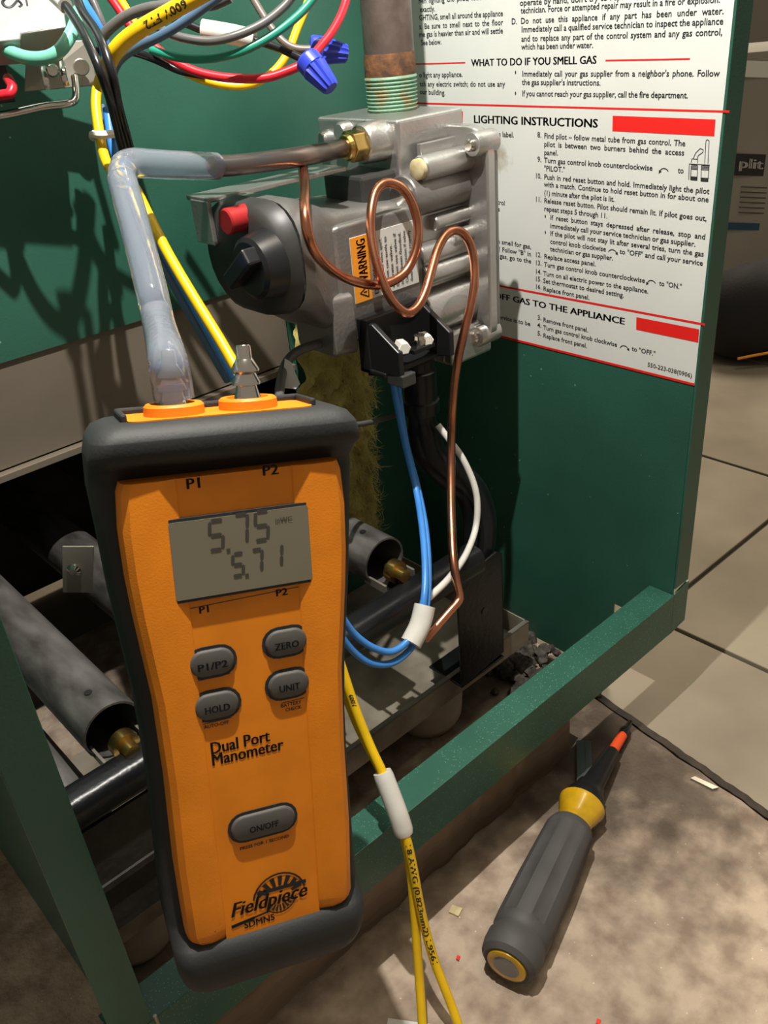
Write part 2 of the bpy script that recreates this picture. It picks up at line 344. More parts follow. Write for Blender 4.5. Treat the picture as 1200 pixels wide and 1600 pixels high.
# timber under the front rail
def timber():
    mb = MB(); rings = []
    for x in np.linspace(-404, -84, 60):
        dy = 0.8 * math.sin(x * .13) + 0.6 * math.sin(x * .31 + 1); dz = 0.6 * math.sin(x * .17)
        rings.append([A(x, 20 + dy, ZF + 0.6), A(x, 20 + dy * 1.4, -72 + dz), A(x, 20.8 + dy, -35), A(x, 40, -35), A(x, 40, ZF + 0.6)])
    return mb.loft(rings)
tag(timber().build('timber_sleeper', 'timber', angle=25), 'weathered timber sleeper under the green front rail', 'timber')

# =================================================================== BOILER CABINET
YB = 250.0
cab = thing('boiler_cabinet', (-200, 120, ZF), 'green painted boiler cabinet with open front and white instruction label', 'boiler')
# right side panel with folded front flange
sp_ = MB().prism([A(0, .5, -30), A(0, 46, -30), A(0, 46, ZF + .5), A(0, YB + 60, ZF + .5), A(0, YB + 60, 620), A(0, .5, 620)], A(1.2, 0, 0)).build('side_panel', 'green', cab, sm=False)
MB().box((0, -1.0, 4.5), (16.5, 0.5, 620)).build('front_flange', 'green', cab, sm=False, bevel=0.4)
MB().box((15.5, 0.5, 4.5), (16.5, 12, 620)).build('flange_return', 'green', cab, sm=False)
# left panel
MB().box((-407.2, 0.5, ZF + 0.5), (-406, YB + 60, 225)).build('side_panel', 'green', cab, sm=False)
MB().box((-422.5, -1.0, 0), (-406, 0.5, 225)).build('front_flange', 'green', cab, sm=False, bevel=0.4)
# front rail
rl = MB(); rl.prism([A(-422, 18, 0), A(-422, -1.2, 0), A(-422, -1.2, -33), A(-422, 0.2, -33), A(-422, 0.2, -1.3), A(-422, 18, -1.3)], A(421.5, 0, 0))
rail = rl.build('front_rail', 'green_rail', cab, sm=False, bevel=0.35)
MB().prism([A(-0.6, -1.2, 0.5), A(17.5, -1.2, 3.2), A(17.5, -1.2, -31), A(-0.6, -1.2, -33)], A(0, 1.3, 0)).build('rail_end', 'green_rail', cab, sm=False)
MB().cyl(A(-404.5, -1.4, -5), A(-404.5, -1.4, 2), 0.8, n=8).build('spot_weld', 'galv', cab)
# back panel + beige lower panel + dark chamber
MB().box((-500, YB, 209), (0, YB + 1.2, 620)).build('back_panel', 'green', cab, sm=False)
bl = MB(); bl.box((-500, YB + 2, 148), (-112, YB + 3.2, 215)); bl.box((-500, YB - 3, 142.5), (-112, YB + 3.2, 147)); bl.build('lower_panel', 'beige', cab, sm=False, bevel=0.4)
MB().box((-500, YB + 1, ZF + .5), (0, YB + 2, 209)).build('chamber_back', 'black_metal', cab, sm=False) if False else None
ch = MB(); ch.box((-500, 520, ZF + 1), (0, 522, 215)); ch.box((-500, YB + 4, 215), (0, 520, 217)); ch.box((-500, YB + 6, ZF + 1), (-498, 520, 215)); ch.box((-1.5, YB + 60, ZF + 1), (0.5, 520, 215))
ch.build('combustion_chamber', 'dusty_black', cab, sm=False)
MB().box((-112, YB + 0.5, ZF + 1), (-1, YB + 1.7, 208)).build('corner_panel', 'green', cab, sm=False)

# ------------------------------------------------------------------ instruction label (on the side panel)
XL = -0.35; XT = -0.5
def L(px, py): return PX(px, py, XT)
zb = 153.2; y_front = -1.5 + 1.8
lb = MB().box((XL, y_front, zb), (-0.02, 235, 470)).build('instruction_label', 'label', cab, sm=False)
def label_stain():
    nt = M['label'].node_tree; b = nt.nodes['Principled BSDF']; src = b.inputs['Base Color'].links[0].from_socket
    tc = nt.nodes.new('ShaderNodeTexCoord'); c = (PX(770, 245, XL) - A(*[v / MM for v in lb['_w']])) * MM
    mp = nt.nodes.new('ShaderNodeMapping'); mp.inputs['Location'].default_value = (0, -c[1], -c[2]); nt.links.new(tc.outputs['Object'], mp.inputs[0])
    mp2 = nt.nodes.new('ShaderNodeVectorMath'); mp2.operation = 'MULTIPLY'; mp2.inputs[1].default_value = (0, 55, 75); nt.links.new(mp.outputs[0], mp2.inputs[0])
    ln = nt.nodes.new('ShaderNodeVectorMath'); ln.operation = 'LENGTH'; nt.links.new(mp2.outputs[0], ln.inputs[0])
    n = nt.nodes.new('ShaderNodeTexNoise'); n.inputs['Scale'].default_value = 130; n.inputs['Detail'].default_value = 6; nt.links.new(tc.outputs['Object'], n.inputs['Vector'])
    ad_ = nt.nodes.new('ShaderNodeMath'); ad_.operation = 'MULTIPLY_ADD'; ad_.inputs[1].default_value = 1.6; nt.links.new(n.outputs['Fac'], ad_.inputs[0]); nt.links.new(ln.outputs['Value'], ad_.inputs[2])
    mr = nt.nodes.new('ShaderNodeMapRange'); mr.inputs[1].default_value = 1.05; mr.inputs[2].default_value = 1.65; mr.inputs[3].default_value = 0.8; mr.inputs[4].default_value = 0.0; nt.links.new(ad_.outputs[0], mr.inputs[0])
    mx = nt.nodes.new('ShaderNodeMix'); mx.data_type = 'RGBA'; nt.links.new(mr.outputs[0], mx.inputs['Factor']); nt.links.new(src, mx.inputs[6]); mx.inputs[7].default_value = (0.33, 0.27, 0.18, 1); nt.links.new(mx.outputs[2], b.inputs['Base Color'])
label_stain()
UPZ = A(0, 0, 1); tx = MB()
def lt(t, x0, y0, x1, y1, cap=3.1, sp=1.0, font=F0, slant=0): font.line(tx, t, L(x0, y0), L(x1, y1), UPZ, cap, sp, slant)
lt("operate by hand, don't try to repair it, call a qualified service", 812, 9, 1126, -10)
lt("technician. Force or attempted repair may result in a fire or explosion.", 813.6, 21, 1125, 4)
lt("D.", 799, 38, 808, 37.5); lt("Do not use this appliance if any part has been under water.", 813.6, 37.3, 1131, 22, sp=2.2)
lt("Immediately call a qualified service technician to inspect the appliance", 814.5, 50.4, 1130, 38, sp=.9)
lt("and to replace any part of the control system and any gas control,", 814.5, 65, 1128.6, 55, sp=1.3)
lt("which has been under water.", 814.5, 77.5, 927, 74.7, sp=.8)
lt("hen lighting the pilot, follow", 654, 5.5, 760, -1, sp=1.5); lt("exactly.", 656, 18.7, 680, 17.7)
lt("GHTING, smell all around the appliance", 655, 32, 786, 25); lt("s. Be sure to smell next to the floor", 655, 45.5, 786, 39, sp=1.7)
lt("me gas is heavier than air and will settle", 655, 58, 786, 52); lt("See below.", 658, 70.7, 690, 69.3)
lt("WHAT TO DO IF YOU SMELL GAS", 736.6, 103.5, 932, 99.3, 3.9, font=F1)
lt("o light any appliance.", 655, 121, 723, 120); lt("tch any electric switch; do not use any", 656, 135, 789, 135.3, sp=1.3); lt("our building.", 656, 147, 696, 148.6)
lt("•" if False else ".", 804, 115, 807, 115, 9); lt(".", 804, 147.5, 807, 147.6, 9)
lt("Immediately call your gas supplier from a neighbor's phone. Follow", 815.5, 119.5, 1124, 119.5, sp=1.4); lt("the gas supplier's instructions.", 815.5, 132.5, 938.6, 133.5, sp=.8)
lt("If you cannot reach your gas supplier, call the fire department.", 815.5, 150, 1075, 153.5, sp=.8)
lt("LIGHTING INSTRUCTIONS", 740, 191.8, 934, 199.3, 4.5, font=F1)
lt("his label.", 773, 213.3, 803, 214.7)
NUM = [("8.", 214.6), ("9.", 252.8), ("10.", 278.6), ("11.", 315.2), ("12.", 401.5), ("13.", 414.2), ("14.", 428), ("15.", 439.2), ("16.", 451.4), ("3.", 499.6), ("4.", 511.4), ("5.", 524)]
for t, y in NUM: lt(t, 846 - (10 if len(t) > 2 else 6.5), y - .3, 846, y + .6)
for t, x0, y0, x1, y1, sp in [("Find pilot – follow metal tube from gas control. The", 849.9, 216, 1070.7, 228.5, 1.2), ("pilot is between two burners behind the access", 849.9, 228.8, 1069, 243, 1.8), ("panel.", 849.9, 241.9, 872, 242.9, 1),
        ("Turn gas control knob counterclockwise", 849.9, 254, 1019.5, 266.7, 1), ("to", 1059, 270.2, 1068, 270.9, 1), ('"PILOT."', 849.9, 266.7, 882.7, 269.2, 1),
        ("Push in red reset button and hold. Immediately light the pilot", 849.9, 280, 1108, 303.2, 1.1), ("with a match. Continue to hold reset button in for about one", 849.9, 291.5, 1107, 316, 1.1), ("(1) minute after the pilot is lit.", 849.9, 304.8, 960, 315.2, .9),
        ("Release reset button. Pilot should remain lit. If pilot goes out,", 849.9, 316.8, 1104, 345.4, 1.1), ("repeat steps 5 through 11.", 849.9, 329.3, 949.3, 341.3, .9),
        ("If reset button stays depressed after release, stop and", 859.5, 343.2, 1102, 374.2, 1.7), ("immediately call your service technician or gas supplier.", 859.5, 356, 1086.7, 385.5, .8),
        ("If the pilot will not stay lit after several tries, turn the gas", 859.5, 368, 1099.5, 401, 1.2), ("control knob clockwise", 859.5, 380.5, 946.7, 393, 1), ('to "OFF" and call your service', 968, 396.3, 1098, 415.2, 1), ("technician or gas supplier.", 859.5, 392, 957.9, 407, .8),
        ("Replace access panel.", 849.9, 403.7, 931, 416.2, .9), ("Turn gas control knob counterclockwise", 849.9, 416.4, 1007.6, 442, 1), ('to "ON."', 1029.7, 446, 1065, 452, 1), ("Turn on all electric power to the appliance.", 848.6, 430.3, 1013, 458.8, 1),
        ("Set thermostat to desired setting.", 848.6, 441.7, 975, 465, 1), ("Replace front panel.", 848.6, 454, 921, 468.6, 1), ("Then smell for gas,", 764, 378, 830, 389, 1), ('TOP! Follow "B" in', 764, 389.8, 830, 400.6, 1.2), ("mell gas, go to the", 764, 400, 830, 411.6, 1.2), ("s.", 771.7, 428.7, 776, 429.5, 1),
        ("as", 768, 305.6, 778, 307.2, 1), ("control", 766, 317, 789, 321, 1), ("ends", 766, 328, 781, 330.5, 1), ("pliance if service is to be", 745, 490, 828.7, 509.4, 1),
        ("Remove front panel.", 848.6, 502.5, 919, 519.3, 1), ("Turn gas control knob clockwise", 848.6, 514.5, 964, 542, 1), ('to "OFF."', 987, 547.8, 1024, 556.5, 1), ("Replace front panel.", 848.6, 527, 917, 543.7, 1)]:
    lt(t, x0, y0, x1, y1, 3.0, sp)
for x, y in ((850.5, 339.5), (850.5, 364.5)): lt(".", x, y, x + 3, y + .3, 9)
lt("N OFF GAS TO THE APPLIANCE", 758, 462.6, 976, 507.2, 4.1, font=F1)
# curved arrows and the pilot burner drawing
def stroke(pts, wd=0.55, mb=None):
    mb = tx if mb is None else mb
    q = [np.asarray(p, float) for p in pts]
    for a, b in zip(q, q[1:]):
        d = unit(b - a); s = np.cross(d, A(1, 0, 0)) * wd / 2; mb.quad(a - s, b - s, b + s, a + s)
def arrow(cx, cy, flip):
    pts = [L(cx + 6.5 * math.cos(a) , cy + 3 - 6.5 * math.sin(a) * .9 + (cx + 6.5 * math.cos(a) - cx) * .14) for a in np.linspace(.35, math.pi - .25, 8)]
    if flip: pts = pts[::-1]
    stroke(pts, .5); e = pts[-1]; d = unit(pts[-1] - pts[-2]); s = np.cross(d, A(1, 0, 0)); tx.quad(e + d * 1.8, e + s * 1.0, e - s * 1.0)
arrow(1038, 266, False); arrow(957, 393, True); arrow(1018, 441, False); arrow(975, 543, True)
for poly in ([(1076, 281), (1077, 256), (1109, 258)], [(1080, 254), (1081, 248), (1090, 249), (1090, 255)], [(1083, 248), (1087, 239), (1094, 232), (1099, 234), (1098, 238), (1091, 243), (1089, 249)], [(1101, 256), (1103, 220), (1105, 218), (1108, 220), (1106, 256)], [(1079, 281), (1080, 259)], [(1089, 282), (1090, 259)], [(1095, 283), (1096, 259)], [(1106, 284), (1108, 259)]):
    stroke([L(*p) for p in poly], .35)
for (a, b, c, d_) in ((1080, 257.5, 1090, 264), (1096, 258.5, 1108, 265), (1079.5, 276, 1089, 281), (1095.5, 278, 1106, 283)):
    for k in np.linspace(0, 1, 4): stroke([L(a, b + (d_ - b) * k), L(c, b + .6 + (d_ - b) * k)], .35)
tx.build('black_print', 'ink', lb, sm=False, fix=False)
MB_sn = MB(); F0.line(MB_sn, "550-223-038(0906)", L(1011.4, 572.5), L(1081.4, 590.5), UPZ, 2.7); MB_sn.build('form_number', 'ink_soft', lb, sm=False, fix=False)
rd = MB()
for a, b, wd in (((640, 100.5), (727, 97.8), .75), ((946, 94.5), (1078, 92), .75), ((640, 161), (1139.5, 174.4), 1.0), ((740, 439), (1101.5, 507.3), 1.3)): stroke([L(*a), L(*b)], wd, rd)
yy0 = L(700, 505)[1]; rd.quad(A(XT, y_front, zb), A(XT, 235, zb), A(XT, 235, zb + 1.5), A(XT, y_front, zb + 1.5))
rd.quad(L(957.3, 180.8), L(1117.9, 186.6), L(1116, 212.8), L(956.8, 204.8)); rd.quad(L(700, 173), L(723.3, 174), L(722.6, 195.4), L(700, 194.4)); rd.quad(L(994.3, 495.5), L(1092.4, 514.6), L(1090.9, 535.2), L(994, 515))
rd.build('red_print', 'red_print', lb, sm=False, fix=False)

# =================================================================== GAS PIPE
PC = A(-70, 172, 0)
gp = thing('gas_pipe', (PC[0], PC[1], 306), 'vertical rusty iron gas pipe screwed into the top of the gas valve', 'pipe')
MB().cyl(A(PC[0], PC[1], 327), A(PC[0], PC[1], 620), 14.4, n=40).build('pipe_barrel', 'pipe', gp)
MB().lathe(A(PC[0], PC[1], 0), A(0, 0, 1), [(327, 14.6), (329, 15.0), (337, 14.9), (340, 14.45)], 40).build('rust_band', mat('rust', (0.20, 0.085, 0.03), 0.8, c2=(0.07, 0.035, 0.02), vscale=160, bump=.5, bscale=400), gp)
prof = []
for k in range(12): z = 304 + k * 2.0; prof += [(z, 13.6 + k * .05), (z + 1.0, 14.9 + k * .05)]
prof.append((329, 14.5)); MB().lathe(A(PC[0], PC[1], 0), A(0, 0, 1), prof, 40).build('pipe_thread', 'verdigris', gp, angle=20)

# =================================================================== GAS VALVE
gv = thing('gas_valve', (-120, 150, 172), 'cast aluminium gas valve with black knob, red button and warning sticker', 'gas valve')
MB().box((-103, 134, 252), (-50, 204, 309.5)).build('inlet_block', 'alu', gv, sm=False, bevel=2, seg=3)
b0 = PX(594, 219, -103)
MB().lathe(b0, A(-1, 0, 0), [(-4, 11), (0, 11), (13, 10.6), (15, 9.6), (15, 6.5)], 36).build('pressure_tap_boss', 'alu', gv)
hexn = MB(); hx = [b0 + A(-15, 8.6 * math.cos(a), 8.6 * math.sin(a)) for a in np.radians(np.arange(10, 370, 60))]; hexn.prism(hx, A(-9, 0, 0)); hexn.lathe(b0 + A(-15, 0, 0), A(1, 0, 0), [(-1, 7.4), (3, 7.4)], 24)
hexn.lathe(b0 + A(-24, 0, 0), A(-1, 0, 0), [(0, 7.2), (2.5, 6.2)], 24); hexn.build('brass_fitting', 'brass', gv, sm=False, bevel=.5)
# neighbouring small bosses
for px, py, xx, r, ln in ((529, 207, -101, 5.5, 9), (500, 219, -101, 5.0, 9)):
    q = PX(px, py, xx - ln); MB().lathe(q + A(ln + 6, 0, 0), A(-1, 0, 0), [(0, r), (ln + 4, r), (ln + 6, r - 1.2)], 24).build('side_boss', 'alu', gv)
# neck under inlet
MB().box((-128, 138, 236), (-100, 172, 284)).build('neck_block', 'dark_plastic', gv, sm=False, bevel=2)
# bell body: rounded-rect sections along X
def sec(x, y0, y1, z0, z1, r): return [A(x, p[0], p[1]) for p in rrect((y0 + y1) / 2, (z0 + z1) / 2, (y1 - y0) / 2, (z1 - z0) / 2, r)]
bd = MB(); bd.loft([sec(-204, 97, 165, 234, 288, 20), sec(-196, 99, 172, 230, 288, 18), sec(-186, 108, 180, 222, 285, 14), sec(-172, 118, 184, 212, 279, 9), sec(-160, 124, 186, 204, 274, 7), sec(-104, 126, 190, 198, 268, 6)])
bd.build('valve_body', 'alu_dark', gv, angle=60)
fb = MB(); fb.loft([sec(-176, 116, 150, 200, 233, 4), sec(-160, 116, 150, 198, 232, 4)]); fb.build('body_foot', 'alu_dark', gv, bevel=.8)
MB().loft([sec(-206, 96, 166, 233, 289, 22), sec(-214, 97, 165, 234, 288, 24), sec(-217, 101, 161, 238, 284, 22)]).build('knob_plate', 'dark_plastic', gv, angle=50)
MB().box((-219, 150, 286.5), (-128, 170, 289)).build('top_plate', 'alu', gv, sm=False, bevel=.6)
MB().box((-219.5, 150, 266), (-217, 166, 287.4)).build('top_plate_lip', 'alu', gv, sm=False, bevel=.5)
rb = PX(352, 347, -226)
MB().lathe(rb, A(1, 0, 0), [(0, 5.4), (.8, 6.2), (12, 6.2)], 28).build('reset_button', 'red_button', gv)
kc = PX(389, 421, -229)
kn = MB(); kn.lathe(kc, A(1, 0, 0), [(0, 12.5), (1.5, 14.5), (6, 15.5), (12, 16.5)], 32); ko = kn.build('control_knob', 'black_plastic', gv, angle=35)
kg = MB(); kg.obox(kc + A(-2.5, 1, 1), A(4.5, 0, 0), unit(A(0, .8, -.6)) * 12.5, unit(A(0, .6, .8)) * 4.2); kg.build('knob_grip', 'black_plastic', ko, sm=False, bevel=1.2)
# front cover box with warning sticker
MB().loft([sec(-169, 123, 150, 206, 264, 2), sec(-164, 119.5, 150, 203, 267, 2), sec(-103, 119.5, 150, 203, 267, 2)]).build('front_cover', 'alu_dark', gv, bevel=1.2)
YW = 118.9
wl = MB(); c4 = [PY(558, 472, YW), PY(655, 440, YW), PY(640, 345, YW), PY(545, 375, YW)]
x0 = -156.5; x1 = -108; z0 = 224.5; z1 = 259.5
wl.box((x0, YW, z0), (x1, 119.6, z1)); wlo = wl.build('warning_sticker', 'white_paper', gv, sm=False)
ws = MB(); ws.box((x0, YW - .12, z0), (x0 + 12.5, YW, z1)); ws.build('orange_band', 'warn_orange', wlo, sm=False)
wt = MB(); yt = YW - .2; UX = A(-1, 0, 0)
F1.line(wt, "WARNING", A(x0 + 10.2, yt, z0 + 9), A(x0 + 10.2, yt, z1 - 1.5), UX, 6.2)
F1.line(wt, "EXPLOSION HAZARD", A(x0 + 17.2, yt, z0 + 1.5), A(x0 + 17.2, yt, z1 - 2), UX, 3.1)
for k, t in enumerate(["Do not take valve apart.", "Do not use tools to", "operate valve.", "Do not use valve if", "it has been flooded.", "Call technician if valve", "does not work properly."]):
    xx = x0 + 22.0 + 3.6 * k; F0.line(wt, t, A(xx, yt, z0 + 2), A(xx, yt, z1 - 4 - (5 if k in (2,) else 0)), UX, 2.0)
tri = [A(x0 + 9.6, yt, z0 + 1.6), A(x0 + 9.6, yt, z0 + 8), A(x0 + 3.6, yt, z0 + 4.8)]
for a, b in zip(tri, tri[1:] + tri[:1]):
    d = unit(b - a); s = np.cross(d, A(0, 1, 0)) * .4; wt.quad(a - s, b - s, b + s, a + s)
wt.quad(A(x0 + 8.4, yt, z0 + 4.4), A(x0 + 8.4, yt, z0 + 5.2), A(x0 + 6, yt, z0 + 5.2), A(x0 + 6, yt, z0 + 4.4))
wt.build('sticker_print', 'ink', wlo, sm=False, fix=False)
# right-hand ribbed body and flange
MB().loft([sec(-104, 124, 190, 182, 274, 10), sec(-56, 124, 190, 178, 274, 10)]).build('manifold_body', 'alu', gv, bevel=.8)
def xcyl(nm, px, py, yv, x0_, x1_, r, mt, cap=None):
    q = PY(px, py, yv); return MB().lathe(A(x0_, q[1], q[2]), A(1, 0, 0), [(0, r - .8), (.8, r), (x1_ - x0_, r)], 30).build(nm, mt, gv), q
_, q = xcyl('regulator_tube', 700, 253, 120, -101, -56, 6.8, 'alu')
MB().lathe(A(-104.5, q[1], q[2]), A(1, 0, 0), [(0, 4.6), (.8, 5.6), (5, 5.6)], 24).build('wax_plug', 'plug', gv)
_, q2 = xcyl('solenoid_barrel', 690, 293, 128, -108, -56, 12.0, 'alu_dark')
MB().lathe(A(-112, q2[1] - 1, q2[2]), A(1, 0, 0), [(0, 7.2), (.6, 8), (6, 8)], 26).build('barrel_cap', 'chrome', gv)
xcyl('rib', 718, 336, 122, -92, -56, 4.5, 'alu'); xcyl('rib', 735, 363, 120, -80, -56, 5.0, 'alu'); xcyl('rib', 705, 417, 121, -104, -56, 6.0, 'alu'); xcyl('rib', 700, 385, 124, -104, -56, 7.0, 'alu'); xcyl('outlet_barrel', 705, 470, 128, -104, -56, 15, 'alu')
MB().box((-90, 112, 168), (-54, 150, 190)).build('lower_lug', 'alu', gv, sm=False, bevel=2)
flg = MB(); out = rrect(154, 237, 50, 65, 16, 6); flg.prism([A(-64, p[0], p[1]) for p in out], A(7, 0, 0)); flg.build('flange_plate', 'alu', gv, bevel=1.2)
flg2 = MB(); flg2.prism([A(-57, p[0], p[1]) for p in rrect(154, 237, 48, 63, 15, 6)], A(4.5, 0, 0)); flg2.build('flange_cover', 'alu_dark', gv, bevel=.6)
for yy, zz in ((110, 293), (111, 182), (196, 293)):
    lug = MB(); lug.lathe(A(-70, yy, zz), A(1, 0, 0), [(0, 6.0), (.8, 6.6), (17, 6.6)], 24); lo_ = lug.build('screw_lug', 'alu', gv)
    sc = MB(); sc.lathe(A(-73, yy, zz), A(1, 0, 0), [(0, 2.6), (1, 3.6), (3.2, 3.6)], 16); sc.build('screw', 'chrome', lo_)
    s2 = MB(); s2.lathe(A(-54, yy, zz), A(1, 0, 0), [(0, 3.2), (3.5, 3.2), (4.5, 2.5)], 14); s2.build('screw_end', 'chrome', lo_)
br = MB(); br.box((-92, 128, 283), (-60, 131, 296)); br.box((-92, 126, 281), (-62, 140, 283)); br.build('web', 'alu', gv, sm=False, bevel=.5)
# black terminal block under the cover
tb = MB(); tb.box((-158, 98, 186), (-112, 118, 189)); tb.box((-158, 110, 186), (-112, 118.8, 217)); tbo = tb.build('terminal_block', 'black_plastic', gv, sm=False, bevel=.8)
def wall(xw, t=3.6): return MB().prism([A(xw, 114, 215), A(xw, 107, 215), A(xw, 87, 203), A(xw, 87, 189), A(xw, 114, 184)], A(t, 0, 0))
wall(-157).build('block_cheek', 'black_plastic', tbo, sm=False, bevel=.7); wall(-117.5).build('block_cheek', 'black_plastic', tbo, sm=False, bevel=.7)
MB().box((-157, 85, 183), (-147, 98, 190)).build('block_foot', 'dark_plastic', tbo, sm=False, bevel=.7)
for px, py in ((633, 545), (669, 533)):
    q = PY(px, py, 87); MB().lathe(q, A(.5, 1, -.1), [(0, 3.0), (.6, 3.6), (10, 3.6)], 6).build('terminal_cap', 'white_plastic', tbo)
q = PY(655, 529, 90); MB().lathe(q + A(0, 0, -6), A(0, 0, 1), [(0, 2.4), (6, 2.4), (6, 3.4), (8, 3.2)], 14).build('terminal_screw', 'chrome', tbo)
MB().obox(q + A(0, 2, -5), A(8, 0, 0), A(0, 6, 0), A(0, 0, 1.2)).build('terminal_strap', 'black_metal', tbo, sm=False, bevel=.4)

# =================================================================== tubes
tp = b0 + A(-24, 0, 0)
e1 = PD(330, 260, 408)
tag(MB().tube(smooth([tp + A(3, 0, 0), tp + A(-6, 0, 0), PD(480, 243, 443), PD(420, 252, 428), PD(370, 258, 417), e1], 6), 4.9, 20).build('pressure_tube', 'brown_tube'), 'short dark copper tube between brass fitting and clear hose', 'tube')

cu = [(472, 250, 455), (476, 290, 424), (476, 325, 407), (480, 360, 406), (490, 390, 413), (510, 415, 428), (540, 435, 450), (580, 445, 466), (610, 441, 474), (635, 423, 478), (650, 390, 478), (653, 355, 476), (645, 320, 472), (628, 294, 468), (605, 286, 465), (588, 298, 462), (580, 330, 460), (580, 370, 461), (588, 410, 462), (600, 445, 463), (615, 473, 465), (635, 489, 468), (652, 480, 471), (665, 455, 474), (675, 420, 478), (685, 387, 482), (700, 364, 486), (718, 361, 490), (733, 378, 494), (741, 410, 498), (741, 445, 500), (735, 480, 502), (725, 520, 505), (715, 565, 509), (708, 620, 517), (705, 700, 530), (705, 800, 523), (708, 870, 510), (714, 910, 507), (718, 932, 506), (714, 942, 505), (700, 958, 502), (664, 1000, 496)]
tag(MB().tube(smooth([PD(*p) for p in cu], 6), 2.55, 14).build('pilot_tube', 'copper'), 'thin looped copper pilot tube bent across the front of the gas valve', 'tube')

# clear hose
HR = 6.1
hp = [(247, 500, 330), (238, 460, 335), (226, 412, 341), (210, 350, 350), (196, 300, 358), (190, 276, 363), (194, 262, 368), (208, 255, 373), (235, 256, 380), (270, 258, 389), (305, 259, 399), (337, 260, 409)]
Hc = A(0.92485615, -0.12976801, 0.35749317); Vc = A(0.04542977, 0.97095231, 0.23492072)
Hm = unit(RC.T @ Hc); Vm = unit(RC.T @ Vc); Vm = unit(Vm - Hm * (Vm @ Hm)); Nm = np.cross(Hm, Vm)
Om = PD(390, 1000, 300)
b1c = Om - Hm * 14.5 - Vm * 76.2 + Nm * 20
hc = smooth([b1c - Vm * 5.5 + Hm * .4, b1c - Vm * 12, b1c - Vm * 20 - Hm * .6] + [PD(*p) for p in hp], 8)
hrad = []
for i, p in enumerate(hc):
    t = i / (len(hc) - 1); hrad.append(HR * (1.12 if t < .08 else 1.12 - .12 * min(1, (t - .08) / .1)) * (0.93 if .56 < t < .64 else 1))
def hose():
    mb = MB(); mb.tube(hc, hrad, 26, caps=False); n = 26; k = len(hc)
    mb.tube(hc, [r - 1.5 for r in hrad], n, caps=False); o = n * k
    for i in range(n):
        j = (i + 1) % n; mb.f.append((i, j, o + j, o + i)); b = (k - 1) * n; mb.f.append((b + i, b + j, o + b + j, o + b + i))
    # inner wall faces reversed
    cnt = (k - 1) * n
    mb.f[cnt:2 * cnt] = [tuple(reversed(q)) for q in mb.f[cnt:2 * cnt]]
    return mb
tag(hose().build('clear_hose', 'hose', fix=True), 'bent clear vinyl hose from manometer port to the dark copper tube', 'hose')

# =================================================================== MANOMETER
def MW(u, v, w_=0.0): return Om + Hm * u + Vm * v + Nm * w_
def ML(px, py, w_=0.0):
    r = ray(px, py); t = ((Om + Nm * w_ - CAM) @ Nm) / (r @ Nm); q = CAM + t * r - Om; return q @ Hm, q @ Vm
mano = thing('manometer', MW(0, 138, 18), 'orange digital manometer in a black rubber boot showing 5.75 over 5.71', 'manometer')
def itp(tab, v): xs, ys = zip(*tab); return float(np.interp(v, xs, ys))
BW = [(-76.5, 38), (-75, 41.5), (-71.5, 43.8), (-66, 44.9), (-55, 45.2), (-40, 44), (-17, 42.4), (-3, 41), (17, 38.8), (40, 37.4), (65, 37), (85, 37.4), (108, 37.6), (124, 36), (132, 33.5), (137, 28), (139, 22)]
BF = [(-76.5, 2), (-75, -1), (-72, -3.6), (-68, -4), (-65, -2.5), (-62.5, 3), (-58, 9), (100, 9), (110.5, 7), (114, 0), (117, -2.5), (120, -3), (128, -2), (134, 1), (137, 5), (139, 10)]
BB = [(-76.5, 34), (-75, 36.5), (-71.5, 38.5), (-60, 39), (100, 36), (128, 36), (134, 34), (139, 26)]
vs_ = sorted(set([v for v, _ in BW] + [v for v, _ in BF] + [-50, -30, 0, 30, 55, 75, 95]))
rings = []
for v in vs_:
    a, f_, b_ = itp(BW, v), itp(BF, v), itp(BB, v); r = min(7, (b_ - f_) / 2 - .3)
    rings.append([MW(p[0], v, p[1]) for p in rrect(0, (f_ + b_) / 2, a, (b_ - f_) / 2, r, 6)])
MB().loft(rings).build('rubber_boot', 'rubber', mano, angle=60)
# orange shell: raised side ridges, recessed centre
OW = [(-58.5, 36.2), (-55, 37.4), (-43, 38.2), (-27, 37.8), (-14, 36.8), (0, 35.4), (17, 33.6), (47, 32.7), (80, 32.8), (108, 31.8), (111, 31.0), (113, 29.8), (115, 27.6), (116.5, 24.6)]
PWl = [(-60, 19), (112, 17.6)]
osh = MB(); rows = []
for v in sorted(set([x for x, _ in OW] + [-50, -35, 30, 60, 95, 111])):
    o_ = itp(OW, v); p_ = itp(PWl, v); rd_ = 0.0 if v < 109 else ((v - 109) / 7.5) ** 2 * 6.5
    half = [(p_, 0.6 + rd_ * .6), (p_ + .5, 0.1 + rd_ * .6), (min(p_ + 6.0, o_ - 4.5), -1.7 + rd_), (o_ - 3.2, -1.3 + rd_), (o_ - 1.0, 0.6 + rd_), (o_, 3.5), (o_, 13)]
    rows.append([MW(-u, v, w_) for u, w_ in reversed(half)] + [MW(u, v, w_) for u, w_ in half])
nn = len(rows[0]); osh.add([p for r in rows for p in r], [(j * nn + i, j * nn + i + 1, (j + 1) * nn + i + 1, (j + 1) * nn + i) for j in range(len(rows) - 1) for i in range(nn - 1) if i != nn // 2 - 1] + [tuple(range(nn)), tuple((len(rows) - 1) * nn + i for i in range(nn))])
shell = osh.build('orange_shell', 'orange', mano, angle=25)
pn = MB(); pl_ = []
for v in (-58.4, -45, 0, 60, 112, 114.4): pl_.append((MW(-itp(PWl, v) - .3, v, 0.6), MW(itp(PWl, v) + .3, v, 0.6)))
